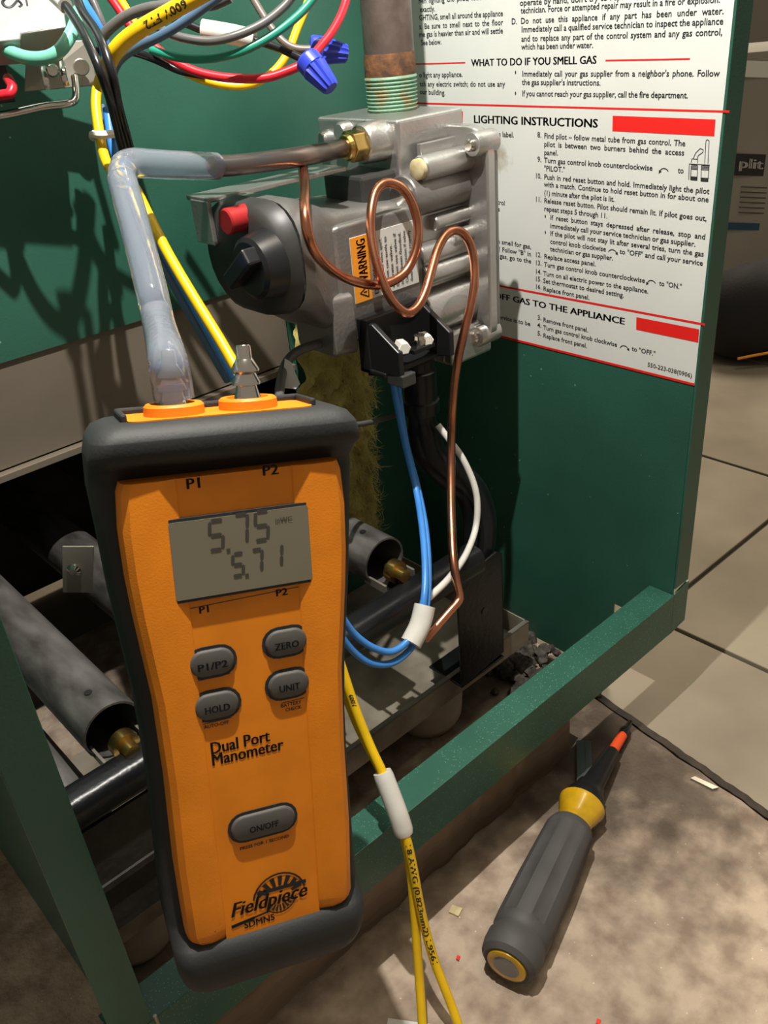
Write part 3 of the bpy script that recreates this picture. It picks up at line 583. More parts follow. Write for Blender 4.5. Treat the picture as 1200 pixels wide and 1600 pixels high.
pn.add([q for r in pl_ for q in r], [(2 * i, 2 * i + 1, 2 * i + 3, 2 * i + 2) for i in range(len(pl_) - 1)]); panel = pn.build('face_panel', 'orange_in', mano, sm=False)
# raised plate around the display
LC = (-23.2, 23.4, -44.6, -18.4)
def mplate(u0, u1, v0, v1, w0, w1, r=1.2): return MB().prism([MW(p[0], p[1], w0) for p in rrect((u0 + u1) / 2, (v0 + v1) / 2, (u1 - u0) / 2, (v1 - v0) / 2, r, 4)], Nm * (w1 - w0))
bz = mplate(LC[0] - 1.0, LC[1] + 1.0, LC[2] - 1.0, LC[3] + 1.0, -1.1, 1.0); bz.build('display_bezel', 'rubber', mano, sm=False)
lcd = mplate(LC[0], LC[1], LC[2], LC[3], -1.35, 0.8, .8).build('display', 'lcd', mano, sm=False)
# seven segment digits
SEG = {'5': 'afgcd', '7': 'abc', '1': 'bc'}
def digit(mb, ch, uc, vc, wd, ht, th, sl=.10, wz=-1.5):
    h = ht / 2; q = {'a': ((-1, -1), (1, -1)), 'b': ((1, -1), (1, 0)), 'c': ((1, 0), (1, 1)), 'd': ((-1, 1), (1, 1)), 'e': ((-1, 0), (-1, 1)), 'f': ((-1, -1), (-1, 0)), 'g': ((-1, 0), (1, 0))}
    for s_ in SEG[ch]:
        (a, b), (c, d_) = q[s_]; p0 = A(a * wd / 2 - sl * b * h, b * h); p1 = A(c * wd / 2 - sl * d_ * h, d_ * h); t = unit(p1 - p0); n_ = A(-t[1], t[0]) * th / 2; p0 = p0 + t * th * .2; p1 = p1 - t * th * .2
        e = [p0, p0 + t * th * .45 + n_, p1 - t * th * .45 + n_, p1, p1 - t * th * .45 - n_, p0 + t * th * .45 - n_]
        mb.quad(*[MW(uc + x[0], vc + x[1], wz) for x in e])
dg_ = MB()
for ch, px, py, wd, ht in (('5', 338, 836, 4.4, 9.8), ('7', 376, 826, 4.4, 9.8), ('5', 409, 821, 4.4, 9.8), ('5', 372, 882, 3.6, 7.6), ('7', 401, 876, 3.6, 7.6), ('1', 433, 868, 3.2, 7.6)):
    u, v = ML(px, py, -1.5); digit(dg_, ch, u, v, wd, ht, 1.5 if ht > 10 else 1.15)
for px, py in ((357, 860), (386, 899)):
    u, v = ML(px, py, -1.5); dg_.quad(*[MW(u + a, v + b, -1.5) for a, b in ((-.6, -.6), (.6, -.6), (.6, .6), (-.6, .6))])
dg_.build('display_digits', 'lcd_ink', lcd, sm=False, fix=False)
un = MB(); u, v = ML(430, 817, -1.5); F0.line(un, "inWC", MW(u, v, -1.5), MW(u + 6, v, -1.5), -Vm, 1.6); un.build('display_unit', 'lcd_ink', lcd, sm=False, fix=False)
# buttons
def mtext(t, px0, py0, px1, py1, cap, font=F1, w_=0.45, slant=0):
    mb = MB(); u0, v0 = ML(px0, py0, w_); u1, v1 = ML(px1, py1, w_); v_ = (v0 + v1) / 2; font.line(mb, t, MW(u0, v_, w_), MW(u1, v_, w_), -Vm, cap, 1.0, slant); mb.build('face_print', 'ink', panel, sm=False, fix=False)
def button(nm, px, py, hw, hh, text, tw, cap):
    u, v = ML(px, py, 0); rim = mplate(u - hw - 1.1, u + hw + 1.1, v - hh - 1.1, v + hh + 1.1, 0.25, 1.0, hh + 1.0).build('button_recess', 'rubber', mano, sm=True, angle=30)
    rr_ = []
    for w_, s_ in ((0.8, 0), (-.2, 0), (-.7, .35), (-.95, .9)): rr_.append([MW(p[0], p[1], w_) for p in rrect(u, v, hw - s_, hh - s_, hh - s_ - .05, 6)])
    b_ = MB().loft(rr_).build('button', 'button', mano, angle=60)
    tm = MB(); F1.line(tm, text, MW(u - tw / 2, v + cap / 2 + .9, -1.05), MW(u + tw / 2, v + cap / 2 + .9, -1.05), -Vm, cap); tm.build('button_print', 'ink', b_, sm=False, fix=False)
for nm, px, py, hw, hh, t, tw, cap in (('', 331, 1035, 7.6, 4.7, 'P1/P2', 10.4, 2.5), ('', 447, 1003, 7.4, 4.7, 'ZERO', 8.8, 2.5), ('', 338.5, 1102, 7.6, 4.7, 'HOLD', 8.8, 2.5), ('', 451, 1069, 7.4, 4.7, 'UNIT', 7.6, 2.5), ('', 411.5, 1286, 11.8, 4.9, 'ON/OFF', 10.8, 2.4)):
    button(nm, px, py, hw, hh, t, tw, cap)
mtext("P1", 291, 765, 318, 761, 3.4); mtext("P2", 410, 744, 436, 740, 3.4); mtext("P1", 311, 959, 330, 956, 2.4); mtext("P2", 431, 932, 450, 929, 2.4)
mtext("Dual Port", 329, 1179, 422, 1158, 4.4); mtext("Manometer", 331, 1197, 443, 1171, 4.4)
mtext("BATTERY", 439, 1106, 471, 1099, 1.3, F0); mtext("CHECK", 446, 1112, 471, 1107, 1.3, F0); mtext("AUTO-OFF", 319, 1139, 358, 1131, 1.3, F0); mtext("PRESS FOR 1 SECOND", 375, 1329, 452, 1308, 1.2, F0)
mtext("SDMN5", 382, 1451, 430, 1437, 2.6)
u0, v0 = ML(360, 1437, .45); u1, v1 = ML(484, 1402, .45); lv = (v0 + v1) / 2 - 1
lg = MB(); F1.line(lg, "Fieldpiece", MW(u0, lv, .35), MW(u1 - 1.2, lv, .35), -Vm, 5.6, 1, .28)
# gauge emblem: spoked half discs above and below the name, pointer arrows
def fan(mb, uc, vc, r0, r1, a0, a1, n, fill=.55):
    for k in range(n):
        s0 = math.radians(a0 + (a1 - a0) * k / n); s1 = math.radians(a0 + (a1 - a0) * (k + fill) / n)
        mb.quad(*[MW(uc + r * math.cos(s), vc - r * math.sin(s), .4) for r, s in ((r0, s0), (r1, s0), (r1, s1), (r0, s1))])
uc, vc = ML(437, 1402, .4)
fan(lg, uc, vc, 5.0, 9.0, 15, 165, 7); fan(lg, uc, vc, 9.6, 10.3, 10, 170, 12, 1.0); fan(lg, uc, vc, 3.0, 5.6, 215, 350, 8); fan(lg, uc, vc, 6.0, 6.5, 225, 350, 12, 1.0)
for a, b, t in (((402, 1397), (478, 1376), 1.5), ((403, 1403), (415, 1391), 1.2), ((362, 1449), (420, 1424), .8), ((362, 1449), (398, 1434), 1.3)):
    p, q_ = MW(*ML(*a, .42), .42), MW(*ML(*b, .42), .42); s = unit(np.cross(q_ - p, Nm)) * t / 2; lg.quad(p - s, q_ - s, q_ + s, p + s)
lg.build('brand_logo', 'ink', panel, sm=False, fix=False)
for px0, py0, px1, py1 in ((301, 1066, 360, 1052), (310, 1134, 362, 1121), (440, 1099, 476, 1090), (297, 951, 466, 917)):
    p, q_ = MW(*ML(px0, py0, .5), .5), MW(*ML(px1, py1, .5), .5); s = Vm * .15; MB().quad(p - s, q_ - s, q_ + s, p + s).build('moulded_line', 'ink_soft', panel, sm=False, fix=False)
# top insert, collars and barbed ports
ti = MB().prism([MW(p[0], -76.9, p[1]) for p in rrect(0, 19.5, 31, 12, 4, 4)], Vm * 2).build('port_deck', 'orange', mano, sm=False)
rim = MB()
for (u0, u1, w0, w1) in ((-33, 33, 31, 33.5), (-33, -30.8, 12, 33), (30.8, 33, 12, 33)):
    rim.obox(MW((u0 + u1) / 2, -76.8, (w0 + w1) / 2), Hm * (u1 - u0) / 2, Vm * 2.2, Nm * (w1 - w0) / 2)
rim.build('deck_rim', 'rubber', mano, sm=False, bevel=.8)
for k, uu in enumerate((-14.5, 10.8)):
    c0 = MW(uu, -76.2, 20); cl = MB(); cl.lathe(c0, -Vm, [(0, 10.2), (3.6, 10.0), (4.4, 9.2), (4.4, 7.2), (2.0, 6.6)], 30); co = cl.build('port_collar', 'orange', mano)
    pf = [(0, 5.2), (3.2, 5.0), (4, 4.6), (8.5, 3.5), (8.6, 5.0), (9.4, 5.0), (13.0, 3.3), (13.1, 4.9), (13.9, 4.9), (17.2, 3.0), (17.6, 2.7), (21.5, 2.5), (22, 2.1), (22, 1.0)]
    MB().lathe(c0, -Vm, pf, 28).build('barb', 'chrome', co, angle=50)
# magnetic hanger at the back, its foot held on the front rail
hk = MB(); q0 = MW(2, 112, 36); q1 = A(q0[0] - 4, -3.4, -8); hk.loft([[p + A(dx, dy, 0) for dx, dy in ((-6, -1.6), (6, -1.6), (6, 1.6), (-6, 1.6))] for p in (q1 + A(0, 0, -9), q1, q1 * .45 + q0 * .55 + A(0, 2, 0), q0)]); hk.obox(MW(2, 112, 37), Hm * 8, Vm * 9, Nm * 2.5); hk.build('magnetic_hanger', 'black_plastic', mano, sm=False, bevel=.6)

# =================================================================== BURNERS, MANIFOLD, TRAY
def burner(x, z, y0, y1, r, label, holes=True, venturi=True):
    b_ = thing('burner_tube', (x, y0, z - r), label, 'burner', 'burner tubes side by side in the firebox')
    mb = MB(); n = 28; prof = [(0, r), (y1 - y0, r), (y1 - y0, r - 1.2), (0, r - 1.2), (0, r)]
    mb.lathe(A(x, y0, z), A(0, 1, 0), prof, n, caps=False); mb.lathe(A(x, y0, z), A(0, 1, 0), [(y1 - y0 - 1, r - .5), (y1 - y0, r - .5)], n); mb.build('tube', 'burner', b_)
    for s in (-1, 1): MB().box((x + s * (r - 4) - .7, y0 - 13, z - r * .75), (x + s * (r - 4) + .7, y0 + 6, z - r * .4)).build('mouth_tab', 'galv', b_, sm=False)
    MB().lathe(A(x, y0 - 10, z - 3), A(0, 1, 0), [(-8, 4), (-2, 4), (-2, 7.0), (4, 7.0), (4, 3), (9, 2)], 18).build('orifice', 'brass', b_)
    MB().lathe(A(x - r * .1, y0 + 16, z + r - .9), A(0, 0, 1), [(0, 2.0), (1.1, 2.0)], 12).build('peep_hole', 'black_plastic', b_)
    return b_
burner(-357, 71, 92, 420, 15.5, 'burner tube with open mouth beside the left green post')
burner(-292, 63, 100, 430, 16, 'burner tube passing behind the manometer')
burner(-173, 74, 96, 420, 15.5, 'burner tube with open mouth right of the manometer')
burner(-228, 70, 96, 420, 15.5, 'burner tube hidden behind the manometer body')
tag(MB().tube([A(-386, 84, 34), A(-389, 200, 40), A(-391, 380, 46)], [14, 15, 14], 24).build('crossover_tube', 'burner'), 'dull grey tube lying low under the leftmost burner', 'tube')
# bracket by the middle burner
sb = thing('steel_bracket', (-250, 190, 60), 'small galvanised bracket with a screw between the burner tubes', 'bracket')
bq = PD(122, 890, 510)
ex = unit(PD(140, 880, 510) - PD(100, 880, 510)); ey = unit(PD(122, 930, 520) - PD(122, 880, 505))
MB().obox(bq, ex * 9, ey * 18, np.cross(ex, ey) * .6).build('plate', 'galv', sb, sm=False, bevel=.3)
MB().lathe(PD(116, 889, 510) , -np.cross(ex, ey) * (1 if np.cross(ex, ey) @ (CAM - bq) < 0 else -1), [(0, 4.4), (1.5, 4.2), (3, 2.5)], 16).build('screw', 'chrome', sb)

mf = thing('gas_manifold', (-260, 70, 40), 'black steel gas manifold bar running across in front of the burners', 'manifold')
bar = MB(); bar.loft([[A(x, p[0], p[1]) for p in rrect(74, 58, 9.5, 9.5, 7, 5)] for x in (-398, -118)]); bar.build('bar', 'black_metal', mf)
MB().box((-398, 68, -24), (-300, 70, 47)).build('front_shield', 'dusty_black', mf, sm=False)
MB().box((-398, 66.5, 6), (-300, 68, 10)).build('shield_fold', 'dusty_black', mf, sm=False)
for x in (-352, -296, -226, -172): MB().lathe(A(x, 84, 60), A(0, 1, 0), [(-3, 5), (7, 5), (8, 3)], 6).build('orifice_spud', 'black_metal', mf, sm=False)
bk = thing('manifold_bracket', (-108, 90, -60), 'black steel end bracket standing in the tray under the elbow pipe', 'bracket')
MB().prism([A(-130, 78, 42), A(-92, 78, 48), A(-86, 78, 44), A(-86, 78, -40), A(-130, 78, -44)], A(0, 1.6, 0)).build('plate', 'black_metal', bk, sm=False, bevel=.4)
MB().box((-87.5, 78, -40), (-86, 104, 40)).build('side_fold', 'black_metal', bk, sm=False, bevel=.4)
MB().box((-130, 78, -45), (-86, 110, -43.4)).build('foot_fold', 'black_metal', bk, sm=False, bevel=.4)
q = PY(758, 955, 77.5); MB().lathe(q, A(0, 1, 0), [(0, 2.8), (.6, 2.8)], 14).build('bolt_hole', 'black_plastic', bk)
q = PY(762, 908, 90); MB().tube(smooth([q + A(-4, 2, -3), q + A(-3, 0, 3), q + A(1, 0, 4), q + A(2.5, 0, -3)], 5), 1.2, 8).build('wire_clip', 'white_plastic', bk)

ep = thing('elbow_pipe', (-110, 100, 40), 'black iron pipe from gas valve bending down to the manifold bracket', 'pipe')
pp = [PD(655, 560, 533), PD(657, 610, 545), PD(660, 660, 556), PD(672, 708, 565), PD(702, 738, 572), PD(733, 764, 578), PD(749, 805, 584), PD(748, 850, 588), PD(738, 890, 590)]
MB().tube(smooth(pp, 6), [9.5] * 13 + [11] * (len(smooth(pp, 6)) - 13), 22).build('pipe', 'black_metal', ep)
MB().lathe(PD(655, 575, 536), unit(PD(659, 645, 553) - PD(655, 575, 536)), [(0, 9), (1, 10.6), (20, 10.6), (21, 11.6), (29, 11.6), (30, 9.6)], 24).build('pipe_coupling', 'black_metal', ep)

tr = thing('drip_tray', (-220, 120, -64), 'dusty galvanised steel tray below the burners on round feet', 'tray')
MB().box((-402, 89, -62), (-45, 90.2, -42)).build('front_wall', 'tray', tr, sm=False, bevel=.3)
MB().box((-402, 90.2, -61.5), (-45, 240, -60.3)).build('bottom', 'tray', tr, sm=False)
MB().box((-46.2, 90.2, -61), (-45, 240, -42)).build('end_wall', 'tray', tr, sm=False, bevel=.3)
MB().box((-402, 89, -43), (-45, 92.5, -42)).build('rolled_lip', 'galv', tr, sm=False)
for x, y in ((-128, 118), (-372, 118)):
    ft = MB(); ft.lathe(A(x, y, ZF + .3), A(0, 0, 1), [(0, 19), (1.5, 22), (10, 26), (37, 28), (37, 26), (11, 24), (8, 21)], 36, caps=False); ft.build('round_foot', 'ceramic', tr, angle=50)
    MB().lathe(A(x, y, ZF + .3), A(0, 0, 1), [(0, 18.9), (.6, 18.9)], 30).build('foot_base', 'ceramic', tr)

# =================================================================== INSULATION and DEBRIS (uncountable)
def wool():
    mb = MB(); nx, nz = 26, 60; c0 = []
    Y0 = 214
    for j in range(nz + 1):
        py = 500 + 355 * j / nz
        pl0, pr0 = 494 + 26 * j / nz + 5 * math.sin(j * .5), 588 + 14 * j / nz + 4 * math.sin(j * .7)
        for i in range(nx + 1):
            p = PY(pl0 + (pr0 - pl0) * i / nx, py, Y0); e = abs(i / nx - .5) * 2; p[1] += 14 * e ** 4 + 4.0 * math.sin(i * .9 + j * .31) * math.sin(j * .43 + i * .2) + rng.normal(0, 1.2); c0.append(p)
    w1 = nx + 1; fs = [(j * w1 + i, j * w1 + i + 1, (j + 1) * w1 + i + 1, (j + 1) * w1 + i) for j in range(nz) for i in range(nx)]
    back = [q + A(0, 10, 0) for q in c0]; o = len(c0); fs += [tuple(o + k for k in reversed(f)) for f in list(fs)]
    edge = [i for i in range(w1)] + [j * w1 + nx for j in range(1, nz + 1)] + [nz * w1 + i for i in range(nx - 1, -1, -1)] + [j * w1 for j in range(nz - 1, 0, -1)]
    fs += [(edge[k], o + edge[k], o + edge[(k + 1) % len(edge)], edge[(k + 1) % len(edge)]) for k in range(len(edge))]
    mb.add(c0 + back, fs)
    for k in range(4200):
        p = c0[rng.integers(0, len(c0))] + rng.normal(0, 1.5, 3); d = unit(A(rng.normal(0, .5), -abs(rng.normal(0, .25)) , rng.normal(0, 1))); L_ = rng.uniform(5, 13); b_ = rng.normal(0, 1.8, 3); s = unit(np.cross(d, A(0, 1, 0))) * .16
        q0, q1, q2 = p, p + d * L_ * .5 + A(0, -1.2, 0) + b_ * .4, p + d * L_ + b_
        mb.add([q0 - s, q0 + s, q1 + s, q1 - s, q2], [(0, 1, 2, 3), (3, 2, 4)])
    return mb
tag(wool().build('glass_wool', 'insul', sm=True, fix=False), 'tuft of yellow glass wool insulation behind the gas valve', 'insulation', kind='stuff')
def clumps(cx, cy, n, rx, ry):
    mb = MB()
    for k in range(n):
        c = A(cx + rng.normal(0, rx), cy + rng.normal(0, ry), ZF); r = rng.uniform(2.0, 6.5); c[2] += r * .55 + rng.uniform(0, 3); c[0] = min(c[0], -r * 1.3 - .5); rows_ = 5; n_ = 8; vs = []; fs = []
        for j in range(rows_ + 1):
            th = math.pi * j / rows_
            for i in range(n_):
                ph = 2 * math.pi * i / n_; rr2 = r * rng.uniform(.75, 1.15); vs.append(c + A(rr2 * math.sin(th) * math.cos(ph), rr2 * math.sin(th) * math.sin(ph), rr2 * .8 * math.cos(th)))
        for j in range(rows_):
            for i in range(n_): fs.append((j * n_ + i, j * n_ + (i + 1) % n_, (j + 1) * n_ + (i + 1) % n_, (j + 1) * n_ + i))
        mb.add(vs, fs)
    return mb
q = PZ(815, 1045, ZF)
tag(clumps(q[0], q[1], 110, 16, 20).build('dust_rubble', 'debris'), 'grey dust and rubble heaped beside the drip tray inside the cabinet', 'debris', kind='stuff')

# =================================================================== WIRES
def wire(name, mt, pts, r, label, group=None, n=10, k=6, cat='wire'):
    c = smooth([PD(*p) for p in pts], k); o = MB().tube(c, r, n).build(name, mt); tag(o, label, cat, group); return o, c
# lower blue pair
ob1, cb1 = wire('blue_wire', 'w_blue', [(611, 572, 525), (618, 620, 528), (632, 690, 532), (649, 760, 533), (659, 820, 514), (664, 880, 496), (663, 930, 486), (655, 965, 484), (640, 998, 481), (613, 1018, 475), (583, 1012, 466), (553, 990, 457), (528, 955, 446)], 2.0, 'blue wire hanging from the terminal block, inner strand of a pair')
ob2, cb2 = wire('blue_wire', 'w_blue', [(620, 572, 530), (624, 620, 534), (634, 690, 538), (652, 760, 538), (664, 820, 519), (669, 880, 501), (668, 932, 491), (661, 970, 489), (646, 1008, 486), (615, 1035, 479), (580, 1036, 470), (550, 1015, 461), (524, 980, 450)], 2.0, 'blue wire hanging from the terminal block, outer strand of a pair')
tg = smooth([PD(664, 946, 487.5), PD(656, 977, 486), PD(642, 1005, 483.5)], 6)
tgo = tag(MB().tube(tg, 6.0, 16).build('wire_marker_sleeve', 'w_white'), 'white printed marker sleeve around the two hanging blue wires', 'sleeve')
wire('white_wire', 'w_white', [(684, 664, 546), (700, 685, 547), (722, 715, 549), (740, 755, 553), (746, 790, 556), (742, 830, 557), (726, 870, 536), (702, 903, 513), (680, 925, 503), (664, 939, 500)], 2.1, 'white wire curving from the elbow pipe down to the manifold')
wire('grey_lead', 'w_grey', [(530, 663, 470), (560, 663, 500), (590, 657, 530), (615, 650, 552), (640, 640, 565)], 1.6, 'thin grey lead in front of the glass wool')
wire('grey_cable', 'w_grey', [(436, 640, 440), (438, 600, 455), (446, 570, 465), (462, 551, 472), (485, 541, 480), (515, 533, 492)], 2.6, 'dark grey cable looping under the gas valve body')
tq = [PD(445, 560, 460), PD(455, 566, 460), PD(469, 600, 460), PD(462, 608, 460), PD(440, 606, 460)]
tag(MB().prism(tq, unit(ray(455, 585)) * .6).build('paper_tag', 'white_paper', sm=False), 'small white tag hanging on the dark grey cable', 'tag')
# pair of bundles beside the hose
wire('yellow_wire', 'w_yellow', [(152, 132, 425), (150, 165, 424), (155, 205, 422), (165, 250, 418), (182, 275, 414), (208, 290, 408), (230, 332, 405), (262, 395, 398), (300, 460, 392), (340, 525, 386), (372, 580, 381)], 2.5, 'yellow wire running down beside the clear hose')
wire('blue_wire', 'w_blue', [(168, 170, 434), (178, 235, 433), (200, 285, 427), (222, 325, 419), (256, 390, 412), (296, 462, 405), (334, 530, 399), (368, 592, 394)], 2.5, 'bright blue wire next to the yellow wire behind the clear hose')
wire('blue_wire', 'w_slate', [(160, 165, 444), (172, 235, 446), (196, 285, 438), (212, 325, 429), (244, 392, 420), (284, 465, 413), (324, 535, 407), (358, 594, 403)], 2.5, 'slate blue wire between the clear hose and the bright blue wire')
ztc = MB(); zp = smooth([PD(145, 214, 424), PD(146, 210, 417), PD(160, 211, 414), PD(178, 209, 420), PD(178, 212, 436), PD(160, 214, 436), PD(145, 214, 424)], 4); ztc.tube(zp, 1.9, 8); tag(ztc.build('cable_tie', 'white_plastic'), 'white cable tie around the yellow and blue wire bundle', 'cable tie')
wire('black_wire', 'w_black', [(100, 6, 374), (112, 22, 369), (127, 46, 362), (142, 76, 356), (157, 112, 355), (172, 155, 366), (184, 203, 384), (195, 246, 398)], 2.0, 'black wire dropping from the control bracket, strand with the crimped end')
wire('black_wire', 'w_black', [(118, -8, 380), (130, 20, 375), (148, 46, 367), (163, 76, 359), (176, 118, 360), (185, 165, 372), (196, 205, 390), (206, 244, 405)], 2.0, 'black wire dropping from the control bracket, strand nearer the red wire')
MBc = MB(); tag(MBc.tube([PD(86, -6, 379), PD(102, 9, 373)], 3.2, 12).build('crimp_sleeve', 'w_white'), 'pale crimp sleeve at the top end of a black wire', 'sleeve')
_, yc = wire('yellow_wire', 'w_yellow', [(345, -25, 350), (300, 0, 352), (260, 22, 355), (225, 42, 358), (195, 64, 362), (176, 86, 366), (165, 110, 372), (158, 132, 385)], 3.4, 'thick yellow wire with black printed rating at the top of the cabinet')
wire_text('wire_print', yc, 3.4, "600V FT2", 3.4, _, A(0, 0, -1), 15)
wire('slate_wire', 'w_slate', [(350, -12, 366), (318, 12, 368), (285, 36, 371), (248, 58, 375), (214, 74, 380), (188, 92, 385), (176, 115, 392), (170, 150, 402)], 2.1, 'slate blue wire under the thick yellow wire')
wire('black_wire', 'w_grey', [(360, -4, 372), (330, 8, 374), (296, 6, 376), (262, 8, 377), (226, 14, 378), (196, 26, 380), (170, 46, 383), (154, 66, 386)], 2.3, 'dark wire arching above the thick yellow wire')
wire('blue_wire', 'w_blue', [(112, -25, 396), (130, 8, 398), (146, 34, 402), (160, 62, 408), (168, 95, 414)], 3.0, 'light blue wire behind the two dropping black wires')
wire('grey_wire', 'w_grey', [(140, -10, 410), (150, 12, 411), (160, 38, 413), (168, 70, 418)], 1.8, 'thin grey wire beside the light blue wire')
wire('red_wire', 'w_red', [(168, -10, 420), (184, 12, 420), (205, 42, 420), (235, 67, 420), (270, 94, 420), (310, 113, 420), (360, 122, 420), (412, 122, 420), (452, 110, 420), (478, 98, 420)], 2.1, 'red wire arching low between the wire bundle and a blue wire nut', )
wire('red_wire', 'w_red', [(486, 90, 421), (500, 74, 424), (516, 54, 426), (530, 30, 428), (540, 4, 430), (545, -20, 430)], 2.1, 'red wire rising from the blue wire nut beside the gas pipe')
wire('yellow_wire', 'w_yellow', [(180, -12, 430), (196, 12, 430), (226, 60, 430), (262, 96, 430), (300, 118, 432), (345, 132, 434), (388, 133, 436), (424, 115, 438), (448, 86, 440), (464, 46, 442), (478, 12, 444), (486, -15, 444)], 2.1, 'yellow wire arching just below the red wire')
wire('black_wire', 'w_black', [(150, 80, 412), (200, 80, 416), (240, 92, 424), (280, 110, 428), (320, 118, 429)], 1.9, 'black wire tucked under the red wire')
wire('green_wire', 'w_green', [(236, 78, 412), (280, 90, 410), (320, 92, 409), (360, 86, 408), (400, 70, 408), (440, 45, 410), (474, 16, 412), (498, -14, 412)], 2.0, 'dark green wire arching over the red wire')
wire('grey_wire', 'w_grey', [(236, 36, 405), (262, 51, 403), (290, 60, 402), (330, 64, 402), (370, 55, 402), (410, 37, 404), (442, 12, 406), (460, -10, 406)], 2.0, 'grey printed wire arching above the dark green wire')
wire('black_wire', 'w_black', [(270, 30, 424), (294, 38, 424), (318, 47, 424), (360, 54, 424), (402, 64, 424), (432, 74, 423), (460, 86, 421), (476, 94, 420)], 1.9, 'black wire through the white splice sleeve to the blue nut')
tag(MB().tube(smooth([PD(316, 46, 424), PD(358, 53, 424), PD(398, 62, 424)], 5), 4.6, 18).build('splice_sleeve', 'w_white'), 'white splice sleeve on the black wire near the top', 'sleeve')
wire('brown_wire', 'w_brown', [(390, -12, 436), (410, 22, 436), (426, 46, 436), (444, 66, 436), (464, 76, 436), (490, 77, 436)], 1.9, 'brown wire running down to the sideways blue wire nut')
def wire_nut(p0, p1, label):
    c0, c1 = PD(*p0), PD(*p1); ax = unit(c1 - c0); L_ = np.linalg.norm(c1 - c0); u = unit(np.cross(ax, A(0, 0, 1))); v = np.cross(ax, u); n = 36; rings = []
    for d, r, rib in ((0, 5.6, 0), (.06, 6.4, 0), (.32, 6.4, 0), (.34, 6.0, .5), (.95, 3.9, .5), (1.0, 3.3, .2)):
        rings.append([c0 + ax * d * L_ + (u * math.cos(2 * math.pi * k / n) + v * math.sin(2 * math.pi * k / n)) * (r + (rib if k % 3 == 0 else -rib * .6)) for k in range(n)])
    o = MB().loft(rings).build('wire_nut', 'nut_blue', angle=30); tag(o, label, 'wire nut', 'blue wire nuts'); return o
wire_nut((478, 91, 417), (518, 138, 416), 'blue ribbed wire nut pointing down on the red wire'); wire_nut((484, 76, 436), (543, 84, 440), 'blue ribbed wire nut pointing sideways on the brown wire')
wire('green_wire', 'w_mint', [(-15, 58, 398), (4, 74, 396), (22, 84, 394), (46, 91, 392), (72, 90, 391), (92, 80, 391), (106, 62, 393), (116, 42, 396), (124, 15, 400), (128, -15, 402)], 3.0, 'mint green wire looping across the metal control box')
wire('red_lead', 'w_red', [(-12, 150, 400), (6, 148, 400), (16, 145, 400), (19, 134, 401), (12, 122, 404)], 2.3, 'short red lead at the edge beside the control bracket')

# lower yellow pair with pale sleeve
_, ya = wire('yellow_wire', 'w_yellow', [(520, 1000, 424), (536, 1050, 428), (556, 1110, 432), (578, 1165, 434), (598, 1208, 434), (614, 1250, 433), (632, 1300, 434), (644, 1350, 438), (654, 1405, 443), (664, 1450, 447), (680, 1505, 450), (705, 1570, 450), (724, 1625, 448)], 2.45, 'printed yellow wire leaving the pale sleeve and running over the slab')
wire('yellow_wire', 'w_yellow', [(524, 1035, 434), (540, 1085, 437), (560, 1135, 440), (580, 1175, 441), (600, 1215, 440.5), (616, 1258, 439.5), (632, 1310, 441), (642, 1365, 445), (648, 1430, 450), (653, 1500, 453), (658, 1570, 454), (662, 1630, 452)], 2.45, 'plain yellow wire beside the printed one below the pale sleeve')
tag(MB().tube(smooth([PD(597, 1206, 435), PD(610, 1240, 434.5), PD(622, 1272, 434.5), PD(632, 1303, 436)], 5), [4.6] + [5.0] * 14 + [4.4], 18).build('pale_sleeve', 'w_white'), 'cream shrink sleeve joining the two yellow wires over the front rail', 'sleeve')
la = np.cumsum([0] + [np.linalg.norm(b - a) for a, b in zip(ya, ya[1:])])
i0 = int(np.argmin([np.linalg.norm(p - PD(634, 1310, 435)) for p in ya]))
wire_text('wire_print', ya, 2.45, "18 AWG (0.823mm2) L9561", 2.8, _, Hm, la[i0] + 2.0, step=1.5)
i1 = int(np.argmin([np.linalg.norm(p - PD(538, 1058, 428)) for p in ya])); wire_text('wire_print', ya, 2.45, "600V", 2.2, _, Hm, la[i1] + 8)

# =================================================================== CONTROL BOX top left
cb = thing('control_box', PD(60, 60, 430), 'pressed metal control box with slotted bracket at the top of the cabinet', 'control box')
def plate(nm, pts, thick, mt, bev=.3):
    q = [PD(*p) for p in pts]; nrm = unit(np.cross(q[1] - q[0], q[-1] - q[0])); nrm = nrm if nrm @ (q[0] - CAM) > 0 else -nrm
    return MB().prism(q, nrm * thick).build(nm, mt, cb, sm=False, bevel=bev)
cbx = plate('case', [(-40, 68, 384), (32, 62, 392), (33, 53, 392), (104, 42, 400), (92, -40, 408), (-40, -60, 398)], 14, 'case_steel', .6)
plate('bracket', [(42, 68, 428), (140, 62, 440), (151, 133, 448), (38, 143, 432)], 1.4, 'galv')
for px, py in ((68, 130), (97, 125)):
    q = PD(px, py - 8, 430); MB().tube(smooth([PD(px, py - 26, 430), PD(px + 2, py - 10, 427), PD(px + 7, py + 9, 430)], 4), 1.5, 8).build('louvre', 'chrome', cb)
MB().lathe(PD(127, 105, 438), ray(127, 105) * -1, [(0, 4), (1.2, 3.5)], 16).build('rivet', 'chrome', cb); MB().lathe(PD(82, 110, 430), ray(82, 110) * -1, [(0, 3.2), (1.6, 2.4)], 16).build('rivet', 'chrome', cb)
MB().tube(smooth([PD(-20, 184, 420), PD(20, 177, 424), PD(70, 166, 428), (PD(104, 162, 431)), PD(117, 156, 432), PD(119, 140, 433), PD(117, 120, 434)], 5), 1.9, 10).build('bent_rod', 'chrome', cb)
MB().obox(PD(-6, 125, 420), A(5, 0, 0), A(0, 5, 0), A(0, 0, 10)).build('connector', 'black_plastic', cb, sm=False, bevel=.6)
hw_ = MB()
